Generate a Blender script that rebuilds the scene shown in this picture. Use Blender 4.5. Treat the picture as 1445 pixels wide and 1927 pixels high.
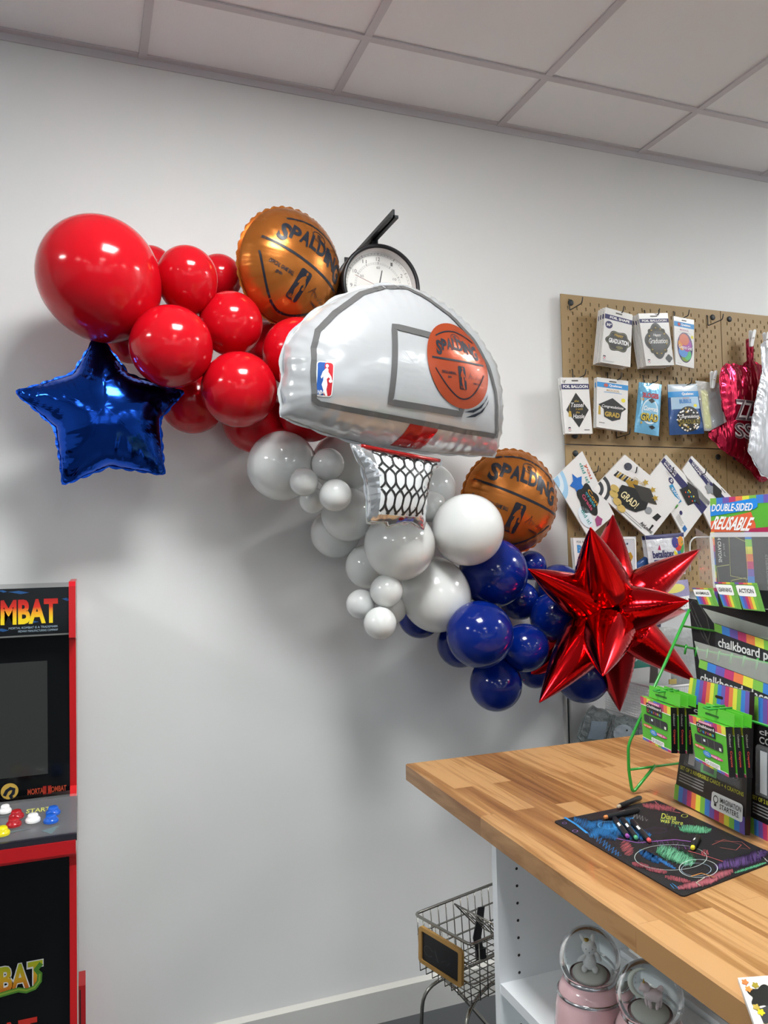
import bpy, bmesh, math, random
import numpy as np
from mathutils import Vector, Matrix
from mathutils.geometry import tessellate_polygon
random.seed(7)
rng = np.random.RandomState(5)
S = bpy.context.scene
for o in list(bpy.data.objects): bpy.data.objects.remove(o)

# ------------------------------------------------------------------ camera, light, exposure
IW, IH = 1445, 1927
FPX = 1494.1
CAM = Vector((0, -2.4394, 1.504))
yaw, pitch, roll = .36179, .04297, -.02117
cy_, sy_, cp_, sp_, cr_, sr_ = math.cos(yaw), math.sin(yaw), math.cos(pitch), math.sin(pitch), math.cos(roll), math.sin(roll)
FW = Vector((sy_*cp_, cy_*cp_, sp_))
_r = Vector((cy_, -sy_, 0)); _u = _r.cross(FW)
RT = cr_*_r + sr_*_u; UP = -sr_*_r + cr_*_u
cam_data = bpy.data.cameras.new('camera'); cam = bpy.data.objects.new('camera', cam_data)
S.collection.objects.link(cam); S.camera = cam
cam_data.sensor_fit = 'VERTICAL'; cam_data.sensor_height = 36; cam_data.lens = FPX/IH*36
cam_data.clip_start = .02
M = Matrix.Identity(4)
for i in range(3):
    M[i][0] = RT[i]; M[i][1] = UP[i]; M[i][2] = -FW[i]; M[i][3] = CAM[i]
cam.matrix_world = M
S.view_settings.view_transform = 'Standard'; S.view_settings.look = 'None'
S.view_settings.gamma = 1; S.view_settings.use_curve_mapping = False
S.view_settings.exposure = 0.22
PANEL = 50.0         # strength of the ceiling light diffusers over the balloon wall
PANEL_FAR = 17.0     # dimmer panels deeper in the shop
DAY = 1.0            # daylight outside the shop windows
w = bpy.data.worlds.new('world'); S.world = w; w.use_nodes = True
w.node_tree.nodes['Background'].inputs[0].default_value = (.85, .93, 1, 1)
w.node_tree.nodes['Background'].inputs[1].default_value = DAY

def ray(px, py): return FW + RT*((px-IW/2)/FPX) + UP*((IH/2-py)/FPX)
def P(px, py, Y):
    d = ray(px, py); return CAM + d*((Y-CAM.y)/d.y)
def PZ(px, py, Z):
    d = ray(px, py); return CAM + d*((Z-CAM.z)/d.z)
def PP(px, py, p0, n):
    d = ray(px, py); return CAM + d*((p0-CAM).dot(n)/d.dot(n))
def depth(p): return (p-CAM).dot(FW)

# ------------------------------------------------------------------ materials
def mat(name, c, rough=.5, metal=0, spec=.5, trans=0, ior=1.45, emit=None, es=1, alpha=1, coat=0, sss=0, bump=None):
    m = bpy.data.materials.new(name); m.use_nodes = True
    b = m.node_tree.nodes['Principled BSDF']; I = b.inputs
    I['Base Color'].default_value = (*c, 1); I['Roughness'].default_value = rough; I['Metallic'].default_value = metal
    I['Specular IOR Level'].default_value = spec; I['Transmission Weight'].default_value = trans; I['IOR'].default_value = ior
    I['Alpha'].default_value = alpha; I['Coat Weight'].default_value = coat; I['Coat Roughness'].default_value = .05
    if sss:
        I['Subsurface Weight'].default_value = sss; I['Subsurface Radius'].default_value = (.03, .03, .03); I['Subsurface Scale'].default_value = 1
    if emit: I['Emission Color'].default_value = (*emit, 1); I['Emission Strength'].default_value = es
    if bump:
        nt = m.node_tree; tc = nt.nodes.new('ShaderNodeTexCoord'); mp = nt.nodes.new('ShaderNodeMapping')
        nz = nt.nodes.new('ShaderNodeTexNoise'); bp = nt.nodes.new('ShaderNodeBump')
        mp.inputs['Scale'].default_value = bump[0]; nz.inputs['Scale'].default_value = 1; nz.inputs['Detail'].default_value = 2
        bp.inputs['Strength'].default_value = bump[1]; bp.inputs['Distance'].default_value = bump[2]
        L = nt.links; L.new(tc.outputs['Object'], mp.inputs[0]); L.new(mp.outputs[0], nz.inputs['Vector'])
        L.new(nz.outputs[0], bp.inputs['Height']); L.new(bp.outputs[0], I['Normal'])
    return m
def ramp_mat(name, axis, a, b, stops, rough=.4):
    m = mat(name, (1, 1, 1), rough); nt = m.node_tree; L = nt.links
    tc = nt.nodes.new('ShaderNodeTexCoord'); sx = nt.nodes.new('ShaderNodeSeparateXYZ'); mr = nt.nodes.new('ShaderNodeMapRange'); cr = nt.nodes.new('ShaderNodeValToRGB')
    L.new(tc.outputs['Object'], sx.inputs[0]); L.new(sx.outputs[axis], mr.inputs[0])
    mr.inputs[1].default_value = a; mr.inputs[2].default_value = b; L.new(mr.outputs[0], cr.inputs[0])
    el = cr.color_ramp.elements
    while len(el) < len(stops): el.new(.5)
    for e, (p, c) in zip(el, stops): e.position = p; e.color = (*c, 1)
    L.new(cr.outputs[0], nt.nodes['Principled BSDF'].inputs['Base Color']); return m
def h2(s):
    v = [int(s[i:i+2], 16)/255 for i in (0, 2, 4)]
    return tuple(x/12.92 if x <= .04045 else ((x+.055)/1.055)**2.4 for x in v)
_flat = {}
def flat(s, rough=.45):
    if (s, rough) not in _flat: _flat[s, rough] = mat('print_'+s, h2(s), rough)
    return _flat[s, rough]

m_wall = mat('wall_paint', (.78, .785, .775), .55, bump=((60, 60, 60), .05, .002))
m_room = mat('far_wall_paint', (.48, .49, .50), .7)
m_tile = mat('ceiling_tile', (.90, .91, .92), .9, bump=((220, 220, 220), .25, .002))
m_grid = mat('ceiling_grid', (.62, .60, .62), .5)
m_trimw = mat('trim_paint', (.60, .60, .57), .5)
m_floor = mat('floor_vinyl', (.085, .09, .095), .45, bump=((8, 8, 8), .1, .002))
m_red = mat('red_latex', (.58, .004, .012), .14, sss=.04)
m_white = mat('white_latex', (.70, .715, .70), .13, coat=.5, sss=.08)
m_blue = mat('blue_latex', (.001, .014, .18), .13)
m_fblue = mat('blue_foil', (.012, .075, .50), .13, 1, bump=((14, 14, 30), .12, .01))
m_fred = mat('red_foil', (.62, .008, .012), .14, 1, bump=((14, 14, 14), .08, .01))
m_foran = mat('orange_foil', (.50, .165, .03), .26, .7, bump=((500, 500, 500), .12, .001))
m_fwhite = mat('white_foil', (.60, .62, .635), .17, .35, coat=.4, bump=((9, 9, 26), .16, .012))
m_silver = mat('silver_foil', (.70, .72, .74), .14, .8)
m_pgrey = mat('grey_print', (.13, .13, .13), .2, .1, coat=.5)
m_pred = mat('red_print', (.42, .012, .012), .18, .4, coat=.5)
m_ball = mat('ball_print', (.42, .065, .018), .2, .3, coat=.5, bump=((500, 500, 500), .12, .001))
m_ink = mat('dark_ink', (.010, .014, .025), .35)
m_black = mat('black_plastic', (.012, .012, .014), .35)
m_blackm = mat('black_metal', (.02, .025, .028), .45)
m_chrome = mat('chrome_wire', (.62, .61, .58), .22, 1)
m_wire = mat('white_wire', (.78, .79, .79), .4)
m_green = mat('green_wire', (.02, .30, .03), .35, coat=.3)
m_pure = flat('f2f2f0', .4)
m_gloss = mat('gloss_black', (.004, .005, .006), .12, spec=.3)
m_clear = mat('clear_plastic', (.9, .92, .93), .1, alpha=.07, spec=.6)
m_clear2 = mat('clear_bag', (.85, .88, .88), .15, alpha=.35, spec=1, bump=((60, 60, 60), .6, .01))
m_mela = mat('white_melamine', (.86, .90, .92), .35)
m_peg = mat('pegboard_brown', (.36, .245, .115), .55)
m_navy = flat('2b2a5c'); m_kraft = mat('kraft', (.4, .3, .12), .6)

def wood_mat():
    m = mat('butcher_block', (.5, .3, .12), .38, coat=.15); nt = m.node_tree; L = nt.links; N = nt.nodes
    tc = N.new('ShaderNodeTexCoord'); sx = N.new('ShaderNodeSeparateXYZ'); cb = N.new('ShaderNodeCombineXYZ')
    L.new(tc.outputs['Object'], sx.inputs[0]); L.new(sx.outputs[1], cb.inputs[0]); L.new(sx.outputs[0], cb.inputs[1])
    br = N.new('ShaderNodeTexBrick'); br.offset = .37; br.offset_frequency = 2
    br.inputs['Color1'].default_value = (0, 0, 0, 1); br.inputs['Color2'].default_value = (1, 1, 1, 1); br.inputs['Mortar'].default_value = (.3, .3, .3, 1)
    br.inputs['Scale'].default_value = 1; br.inputs['Mortar Size'].default_value = .0004; br.inputs['Brick Width'].default_value = .47; br.inputs['Row Height'].default_value = .046
    L.new(cb.outputs[0], br.inputs['Vector'])
    mp = N.new('ShaderNodeMapping'); mp.inputs['Scale'].default_value = (70, 3.5, 30); L.new(tc.outputs['Object'], mp.inputs[0])
    ad = N.new('ShaderNodeVectorMath'); ad.operation = 'ADD'
    sc = N.new('ShaderNodeVectorMath'); sc.operation = 'SCALE'; sc.inputs['Scale'].default_value = 17.3
    L.new(br.outputs['Color'], sc.inputs[0]); L.new(mp.outputs[0], ad.inputs[0]); L.new(sc.outputs[0], ad.inputs[1])
    nz = N.new('ShaderNodeTexNoise'); nz.inputs['Scale'].default_value = 1; nz.inputs['Detail'].default_value = 5; nz.inputs['Distortion'].default_value = .8
    L.new(ad.outputs[0], nz.inputs['Vector'])
    n2 = N.new('ShaderNodeTexNoise'); n2.inputs['Scale'].default_value = 1; n2.inputs['Detail'].default_value = 2
    mp2 = N.new('ShaderNodeMapping'); mp2.inputs['Scale'].default_value = (14, 2, 8); L.new(tc.outputs['Object'], mp2.inputs[0]); L.new(mp2.outputs[0], n2.inputs['Vector'])
    mx = N.new('ShaderNodeMath'); mx.operation = 'MULTIPLY_ADD'; mx.inputs[1].default_value = .42
    L.new(br.outputs['Color'], mx.inputs[0]); L.new(nz.outputs[0], mx.inputs[2])
    m2 = N.new('ShaderNodeMath'); m2.operation = 'MULTIPLY_ADD'; m2.inputs[1].default_value = .35; L.new(n2.outputs[0], m2.inputs[0]); L.new(mx.outputs[0], m2.inputs[2])
    cr = N.new('ShaderNodeValToRGB'); el = cr.color_ramp.elements
    el[0].position = .38; el[0].color = (*h2('59391d'), 1); el[1].position = 1.15; el[1].color = (*h2('bd9160'), 1)
    e = el.new(.62); e.color = (*h2('875a32'), 1); e = el.new(.85); e.color = (*h2('a07344'), 1); el[-1].position = 1
    L.new(m2.outputs[0], cr.inputs[0]); L.new(cr.outputs[0], N['Principled BSDF'].inputs['Base Color'])
    return m
m_wood = wood_mat()

# ------------------------------------------------------------------ mesh builder
class MB:
    def __init__(s): s.v = []; s.f = []; s.mi = []; s.sm = []; s.mats = []
    def mid(s, m):
        if m not in s.mats: s.mats.append(m)
        return s.mats.index(m)
    def add(s, vs, fs, m, smooth=False):
        b = len(s.v); k = s.mid(m)
        s.v += [tuple(v) for v in vs]
        for f in fs: s.f.append(tuple(b+i for i in f)); s.mi.append(k); s.sm.append(smooth)
    def box(s, a, b, m):
        x0, y0, z0 = a; x1, y1, z1 = b
        s.add([(x0,y0,z0),(x1,y0,z0),(x1,y1,z0),(x0,y1,z0),(x0,y0,z1),(x1,y0,z1),(x1,y1,z1),(x0,y1,z1)],
              [(0,3,2,1),(4,5,6,7),(0,1,5,4),(1,2,6,5),(2,3,7,6),(3,0,4,7)], m)
    def hexa(s, lo, hi, m):          # two quads of matching corners
        s.add(list(lo)+list(hi), [(3,2,1,0),(4,5,6,7),(0,1,5,4),(1,2,6,5),(2,3,7,6),(3,0,4,7)], m)
    def tube(s, pts, r, m, n=8, closed=False, caps=True):
        pts = [Vector(p) for p in pts]; N = len(pts)
        rr = r if isinstance(r, (list, tuple)) else [r]*N
        ref = None; vs = []
        for i, p in enumerate(pts):
            if closed: t = pts[(i+1) % N]-pts[i-1]
            else: t = pts[min(i+1, N-1)]-pts[max(i-1, 0)]
            t.normalize()
            if ref is None:
                ref = Vector((0, 0, 1)) if abs(t.z) < .9 else Vector((1, 0, 0))
            a = t.cross(ref)
            if a.length < 1e-4: a = t.orthogonal()
            a.normalize(); b = t.cross(a); ref = -b if False else a.cross(t)
            ref = b.copy()*-1 if ref.length < 1e-6 else ref
            for k in range(n):
                q = 2*math.pi*k/n; vs.append(p + (a*math.cos(q)+b*math.sin(q))*rr[i])
        fs = []
        for i in range(N if closed else N-1):
            j = (i+1) % N
            for k in range(n): fs.append((i*n+k, i*n+(k+1) % n, j*n+(k+1) % n, j*n+k))
        if caps and not closed: fs += [tuple(range(n))[::-1], tuple((N-1)*n+k for k in range(n))]
        s.add(vs, fs, m, True)
    def lathe(s, prof, m, n=32, X=None, smooth=True):
        X = X or Matrix.Identity(4); vs = []; fs = []
        for r, z in prof:
            for k in range(n):
                q = 2*math.pi*k/n; vs.append(X @ Vector((r*math.cos(q), r*math.sin(q), z)))
        for i in range(len(prof)-1):
            for k in range(n): fs.append((i*n+k, i*n+(k+1) % n, (i+1)*n+(k+1) % n, (i+1)*n+k))
        s.add(vs, fs, m, smooth)
    def ball(s, c, r, m, n=20, X=None):
        c = Vector(c); r = Vector(r) if not isinstance(r, (int, float)) else Vector((r, r, r)); X = X or Matrix.Identity(3)
        vs = []; fs = []; h = n//2
        for i in range(h+1):
            t = math.pi*i/h
            for k in range(n):
                q = 2*math.pi*k/n
                vs.append(c + X @ Vector((r.x*math.sin(t)*math.cos(q), r.y*math.sin(t)*math.sin(q), r.z*math.cos(t))))
        for i in range(h):
            for k in range(n): fs.append((i*n+k, (i+1)*n+k, (i+1)*n+(k+1) % n, i*n+(k+1) % n))
        s.add(vs, fs, m, True)
    def build(s, name, parent=None, world=False):
        V = np.array(s.v, float) if s.v else np.zeros((0, 3))
        if parent is not None: org = np.array(parent['_o']) if '_o' in parent else np.array(parent.location)
        elif world: org = np.zeros(3)
        else: org = np.array([(V[:, 0].min()+V[:, 0].max())/2, (V[:, 1].min()+V[:, 1].max())/2, V[:, 2].min()])
        me = bpy.data.meshes.new(name)
        me.from_pydata((V-org).tolist(), [], s.f)
        for m in s.mats: me.materials.append(m)
        me.polygons.foreach_set('material_index', s.mi); me.polygons.foreach_set('use_smooth', s.sm)
        me.update()
        o = bpy.data.objects.new(name, me); S.collection.objects.link(o)
        if parent is not None: o.parent = parent; ORG[o.name] = org
        else: o.location = org; ORG[o.name] = org
        return o
ORG = {}
_build = MB.build
def build(s, name, parent=None, world=False):
    if parent is None: return _build(s, name, None, world)
    org = ORG[parent.name]
    V = np.array(s.v, float)-org
    me = bpy.data.meshes.new(name); me.from_pydata(V.tolist(), [], s.f)
    for m in s.mats: me.materials.append(m)
    me.polygons.foreach_set('material_index', s.mi); me.polygons.foreach_set('use_smooth', s.sm); me.update()
    o = bpy.data.objects.new(name, me); S.collection.objects.link(o); o.parent = parent; ORG[o.name] = org
    return o
MB.build = build
def tag(o, label=None, cat=None, group=None, kind=None):
    if label: o['label'] = label
    if cat: o['category'] = cat
    if group: o['group'] = group
    if kind: o['kind'] = kind
    return o
def thing(name, loc, label, cat, group=None):
    o = bpy.data.objects.new(name, None); S.collection.objects.link(o); o.location = loc; o.empty_display_size = .05
    ORG[o.name] = np.array(loc, float); return tag(o, label, cat, group)
def struct(o): o['kind'] = 'structure'; return o
def arc_pts(c, r, a0, a1, n, ax=Vector((1, 0, 0)), ay=Vector((0, 0, 1))):
    return [Vector(c)+ax*(r*math.cos(a0+(a1-a0)*i/n))+ay*(r*math.sin(a0+(a1-a0)*i/n)) for i in range(n+1)]
def fillet(pts, r, n=5):           # round the inner corners of a polyline
    pts = [Vector(p) for p in pts]; out = [pts[0]]
    for i in range(1, len(pts)-1):
        a, b, c = pts[i-1], pts[i], pts[i+1]; d1 = (a-b); d2 = (c-b)
        q = min(r, d1.length*.45, d2.length*.45); p1 = b+d1.normalized()*q; p2 = b+d2.normalized()*q
        for k in range(n+1):
            t = k/n; out.append(p1*(1-t)**2+b*2*t*(1-t)+p2*t*t)
    out.append(pts[-1]); return out

# ------------------------------------------------------------------ text and print on surfaces
_tc = {}
def glyphs(s, bold=.0, shear=0):
    key = (s, bold, shear)
    if key not in _tc:
        cu = bpy.data.curves.new('t', 'FONT'); cu.body = s; cu.offset = bold; cu.shear = shear; cu.resolution_u = 3
        o = bpy.data.objects.new('t', cu); S.collection.objects.link(o)
        bpy.context.view_layer.update(); dg = bpy.context.evaluated_depsgraph_get()
        me = bpy.data.meshes.new_from_object(o.evaluated_get(dg))
        V = np.array([v.co[:2] for v in me.vertices]).reshape(-1, 2); F = [tuple(p.vertices) for p in me.polygons]
        bpy.data.objects.remove(o); bpy.data.curves.remove(cu); bpy.data.meshes.remove(me)
        if len(V): V = V-V.min(0); V = V/V.max(0)
        _tc[key] = (V, F)
    return _tc[key]
class Quad:                         # u,v in 0..1 over four corners (TL,TR,BR,BL)
    def __init__(s, tl, tr, br, bl, bulge=0):
        s.c = [np.array(x, float) for x in (tl, tr, br, bl)]
        n = np.cross(s.c[1]-s.c[3], s.c[0]-s.c[2]); n /= np.linalg.norm(n)
        cen = sum(s.c)/4
        if np.dot(n, np.array(CAM)-cen) < 0: n = -n
        s.n = n; s.bulge = bulge
        s.w = np.linalg.norm(s.c[1]-s.c[0]); s.hh = np.linalg.norm(s.c[3]-s.c[0])
    def map(s, uv, h=0):
        uv = np.asarray(uv, float).reshape(-1, 2); u = uv[:, :1]; v = uv[:, 1:]
        p = (s.c[0]*(1-u)+s.c[1]*u)*v+(s.c[3]*(1-u)+s.c[2]*u)*(1-v)
        b = s.bulge*np.sqrt(np.clip(16*u*(1-u)*v*(1-v), 0, 1))
        return p+s.n*(h+b)
def put(sf, mb, V, F, m, h, sub=0):
    V = np.asarray(V, float)
    if not sub and getattr(sf, 'bulge', 0): sub = .09
    if sub:
        bm = bmesh.new(); vs = [bm.verts.new((x, y, 0)) for x, y in V]
        for f in F:
            try: bm.faces.new([vs[i] for i in f])
            except ValueError: pass
        bmesh.ops.triangulate(bm, faces=bm.faces)
        for _ in range(6):
            e = [e for e in bm.edges if e.calc_length() > sub]
            if not e: break
            bmesh.ops.subdivide_edges(bm, edges=e, cuts=1); bmesh.ops.triangulate(bm, faces=[f for f in bm.faces if len(f.verts) > 3])
        bm.verts.index_update(); V = np.array([v.co[:2] for v in bm.verts]); F = [tuple(v.index for v in f.verts) for f in bm.faces]; bm.free()
    mb.add(sf.map(V, h), F, m, bool(sub))
def poly(sf, mb, pts, m, h=.0004, sub=0):
    tr = tessellate_polygon([[Vector((x, y, 0)) for x, y in pts]])
    put(sf, mb, pts, [tuple(t) for t in tr], m, h, sub)
def rect(sf, mb, u0, v0, u1, v1, m, h=.0004, sub=0): poly(sf, mb, [(u0, v0), (u1, v0), (u1, v1), (u0, v1)], m, h, sub)
def rrect(u0, v0, u1, v1, r, n=4, asp=1):
    out = []
    for cx, cy, a in ((u1-r*asp, v1-r, 0), (u0+r*asp, v1-r, 90), (u0+r*asp, v0+r, 180), (u1-r*asp, v0+r, 270)):
        for k in range(n+1):
            q = math.radians(a+90*k/n); out.append((cx+r*asp*math.cos(q), cy+r*math.sin(q)))
    return out
def ell(cx, cy, rx, ry, n=28, a0=0, a1=360): return [(cx+rx*math.cos(math.radians(a0+(a1-a0)*i/n)), cy+ry*math.sin(math.radians(a0+(a1-a0)*i/n))) for i in range(n if a1-a0 >= 360 else n+1)]
def text(sf, mb, s, u0, v0, u1, v1, m, h=.0008, bold=0, shear=0, rot=0, sub=0, bend=0):
    V, F = glyphs(s, bold, shear)
    if not len(V): return
    W = V*[u1-u0, v1-v0]+[u0, v0]
    if bend: W = W+np.c_[np.zeros(len(W)), bend*(1-((W[:, 0]-(u0+u1)/2)/((u1-u0)/2))**2)]
    if rot:
        a = math.radians(rot); c = np.array([(u0+u1)/2, (v0+v1)/2]); R = np.array([[math.cos(a), math.sin(a)], [-math.sin(a), math.cos(a)]]); W = (W-c)@R+c
    put(sf, mb, W, F, m, h, sub)
def stroke(sf, mb, pts, wd, m, h=.0008, closed=False, seg=None, asp=1):
    pts = [np.array(p, float) for p in pts]
    if seg:
        q = []
        L = pts+[pts[0]] if closed else pts
        for a, b in zip(L[:-1], L[1:]):
            n = max(1, int(np.hypot(*(b-a))/seg)); q += [a+(b-a)*k/n for k in range(n)]
        if not closed: q.append(pts[-1])
        pts = q
    N = len(pts); A = []; B = []
    for i in range(N):
        t = pts[(i+1) % N]-pts[i-1] if closed else pts[min(i+1, N-1)]-pts[max(i-1, 0)]
        t = t*[1, 1/asp]; l = np.hypot(*t) or 1; n = np.array([-t[1], t[0]])/l*wd/2; n = n*[1, asp]
        A.append(pts[i]+n); B.append(pts[i]-n)
    V = np.array(A+B); F = [(i, (i+1) % N, N+(i+1) % N, N+i) for i in range(N if closed else N-1)]
    put(sf, mb, V, F, m, h)
def scribble(c, w_, h_, n, seed, ang=0, jit=.15):
    r = random.Random(seed); out = []; a = math.radians(ang)
    for i in range(n+1):
        x = (-.5+i/n)*w_; y = (.5 if i % 2 else -.5)*h_*(1-abs(2*i/n-1)**3*.6)*(1+r.uniform(-jit, jit)); x += r.uniform(-jit, jit)*w_/n*2
        out.append((c[0]+x*math.cos(a)-y*math.sin(a), c[1]+x*math.sin(a)+y*math.cos(a)))
    return out
PLAYER = [(.60,.84),(.50,.81),(.32,.71),(.20,.54),(.27,.50),(.37,.58),(.38,.46),(.30,.32),(.42,.17),(.62,.0),(.76,.0),(.64,.18),(.68,.34),(.60,.50),(.72,.56),(.84,.50),(.88,.42),(.97,.45),(.90,.58),(.76,.67),(.68,.72),(.69,.80)]
def league_logo(sf, mb, u0, v0, u1, v1, cl, cr, cf, h, sub=0):
    W = lambda p: [(u0+(u1-u0)*x, v0+(v1-v0)*y) for x, y in p]
    if cl: poly(sf, mb, W(rrect(0, 0, .62, 1, .08, asp=2.2)), cl, h, sub)
    if cr: poly(sf, mb, W(rrect(.45, 0, 1, 1, .08, asp=2.2)), cr, h+.0004, sub)
    poly(sf, mb, W(PLAYER), cf, h+.0009, sub); poly(sf, mb, W(ell(.60, .90, .10, .055, 12)), cf, h+.0009, sub); poly(sf, mb, W(ell(.86, .45, .12, .055, 12)), cf, h+.0011, sub)
    a, b = W([(.08, .04), (.52, .15)]); text(sf, mb, 'NBA', a[0], a[1], b[0], b[1], cf, h+.0013, .01)

# ------------------------------------------------------------------ foil balloon surfaces
class Pillow:
    """Inflated foil: outline polygon (m), maximum half thickness H, pleats round the seam."""
    def __init__(s, outline, H, frame, pleat=.0022, freq=150, g=110, power=.5):
        s.o = np.array(outline, float); s.H = H; s.M = np.array(frame); s.pl = pleat; s.fr = freq
        mn = s.o.min(0)-.02; mx = s.o.max(0)+.02; s.mn = mn; s.cell = (mx-mn).max()/g
        nx, ny = (np.ceil((mx-mn)/s.cell)+1).astype(int)
        X, Y = np.meshgrid(mn[0]+np.arange(nx)*s.cell, mn[1]+np.arange(ny)*s.cell, indexing='ij')
        D, _, ins = s.dist(np.c_[X.ravel(), Y.ravel()]); ins = ins.reshape(nx, ny)
        phi = np.zeros((nx, ny))
        for _ in range(2600):
            phi[1:-1, 1:-1] = (phi[2:, 1:-1]+phi[:-2, 1:-1]+phi[1:-1, 2:]+phi[1:-1, :-2]+1)*.25
            phi[~ins] = 0
        s.phi = (phi/phi.max())**power; s.nx, s.ny = nx, ny; s.round = None
    def dist(s, Q):
        A = s.o; B = np.roll(A, -1, 0); E = B-A; L = np.hypot(*E.T); cum = np.r_[0, np.cumsum(L)[:-1]]
        best = np.full(len(Q), 9.); arc = np.zeros(len(Q)); ins = np.zeros(len(Q), bool)
        for k in range(len(A)):
            t = np.clip(((Q-A[k])@E[k])/(L[k]**2+1e-12), 0, 1); d = np.hypot(*(Q-A[k]-t[:, None]*E[k]).T)
            u = d < best; best[u] = d[u]; arc[u] = cum[k]+t[u]*L[k]
            c = (A[k, 1] > Q[:, 1]) != (B[k, 1] > Q[:, 1])
            with np.errstate(divide='ignore', invalid='ignore'):
                xi = (B[k, 0]-A[k, 0])*(Q[:, 1]-A[k, 1])/(B[k, 1]-A[k, 1])+A[k, 0]
            ins ^= c & (Q[:, 0] < xi)
        return best, arc, ins
    def height(s, Q):
        D, arc, ins = s.dist(Q)
        g = (Q-s.mn)/s.cell; i = np.clip(g.astype(int), 0, [s.nx-2, s.ny-2]); f = g-i
        p = s.phi; a = p[i[:, 0], i[:, 1]]*(1-f[:, 0])+p[i[:, 0]+1, i[:, 1]]*f[:, 0]; b = p[i[:, 0], i[:, 1]+1]*(1-f[:, 0])+p[i[:, 0]+1, i[:, 1]+1]*f[:, 0]
        hgt = s.H*(a*(1-f[:, 1])+b*f[:, 1])
        hgt = hgt*np.clip(D/(s.cell*1.2), 0, 1)**.5
        if s.round: hgt = s.H*np.clip(1-(Q**2).sum(1)/s.round**2, 0, 1)**.55
        w1 = np.exp(-D/.03)*np.clip(D/.006, 0, 1)
        pl = s.pl*w1*(np.abs(np.sin(arc*s.fr+1.3*np.sin(arc*9)))+.5*np.abs(np.sin(arc*s.fr*.37+2)))
        pl2 = s.pl*.5*np.exp(-D/(.03 if s.round else .09))*np.clip(D/.02, 0, 1)*np.abs(np.sin(arc*s.fr*.31))**3
        return np.maximum(hgt-pl*1.2-pl2, 0)
    def map(s, uv, h=0, side=1):
        Q = np.asarray(uv, float).reshape(-1, 2); z = (s.height(Q)+h)*side
        P4 = np.c_[Q, z]; return P4@s.M[:3, :3].T+s.M[:3, 3]
    def mesh(s, mb, m, center=(0, 0), rings=26, back=None, smooth=True):
        # resample outline densely
        A = s.o; B = np.roll(A, -1, 0); pts = []
        for a, b in zip(A, B):
            n = max(1, int(np.hypot(*(b-a))/.007)); pts += [a+(b-a)*k/n for k in range(n)]
        pts = np.array(pts); N = len(pts); c = np.array(center); arc = np.arange(N)*.007
        ts = 1-(1-np.linspace(0, 1, rings+1)[1:])**1.7
        Q = [c[None]]
        for t in ts:
            q = c+(pts-c)*t
            Q.append(q)
        Q = np.vstack(Q); edge = np.zeros(len(Q), bool); edge[-N:] = True
        Qe = Q.copy(); cc = Q[-N:]-c; Qe[-N:] = Q[-N:]-cc*(.018*np.abs(np.sin(arc*s.fr*.5)))[:, None]
        F = [(0, 1+k, 1+(k+1) % N) for k in range(N)]
        for r_ in range(rings-1):
            b0 = 1+r_*N; b1 = b0+N
            F += [(b0+k, b1+k, b1+(k+1) % N, b0+(k+1) % N) for k in range(N)]
        V = s.map(Qe, 0); V[-N:] = (np.c_[Qe[-N:], np.zeros(N)])@s.M[:3, :3].T+s.M[:3, 3]
        Vb = s.map(Qe, 0, -1); Vb[-N:] = V[-N:]
        mb.add(V, F, m, smooth); mb.add(Vb, [f[::-1] for f in F], back or m, smooth)
        fl = (np.c_[Q[-N:]+(Q[-N:]-c)/np.hypot(*(Q[-N:]-c).T)[:, None]*(.0015+.0055*np.abs(np.sin(arc*s.fr*.5)))[:, None], .0007*np.sin(arc*400)])@s.M[:3, :3].T+s.M[:3, 3]
        mb.add(np.vstack([V[-N:], fl]), [(k, (k+1) % N, N+(k+1) % N, N+k) for k in range(N)], m, smooth)
def inv(sf, px, py):
    M_ = Matrix(sf.M.tolist()); Mi_ = M_.inverted(); n = M_.to_3x3() @ Vector((0, 0, 1)); p0 = M_.translation.copy(); q = Mi_ @ PP(px, py, p0, n)
    for _ in range(14):
        hgt = float(sf.height(np.array([[q.x, q.y]]))[0]); q2 = Mi_ @ PP(px, py, p0+n*hgt, n); q = q+(q2-q)*.7
    return np.array([q.x, q.y])
class Aff:
    def __init__(s, b, c, ax, ay): s.b = b; s.c = np.array(c); s.A = np.array([ax, ay])
    def map(s, uv, h=0): return s.b.map(np.asarray(uv, float).reshape(-1, 2)@s.A+s.c, h)
def frame(loc, yaw_, pitch_=0, roll_=0):
    """local x right, y up, z out of the front (toward -Y world); yaw turns the front to +x, roll is clockwise degrees seen from the front"""
    B = Matrix(((1, 0, 0), (0, 0, -1), (0, 1, 0))).to_4x4()
    return Matrix.Translation(loc) @ Matrix.Rotation(math.radians(yaw_), 4, 'Z') @ Matrix.Rotation(math.radians(pitch_), 4, 'X') @ B @ Matrix.Rotation(math.radians(-roll_), 4, 'Z')

# ================================================================== ROOM
CZ = 2.996; X0, X1, YB = -4.6, 4.0, -9.5
def slab(name, a, b, m):
    mb = MB(); mb.box(a, b, m); return struct(mb.build(name, world=True))
slab('wall_back', (X0, 0, -.05), (X1, .12, CZ+.3), m_wall)
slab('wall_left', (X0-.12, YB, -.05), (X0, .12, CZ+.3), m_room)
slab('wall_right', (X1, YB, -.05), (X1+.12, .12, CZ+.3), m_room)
slab('floor', (X0, YB, -.06), (X1, 0, 0), m_floor)
slab('ceiling', (X0, YB, CZ), (X1, 0, CZ+.1), m_tile)
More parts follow.
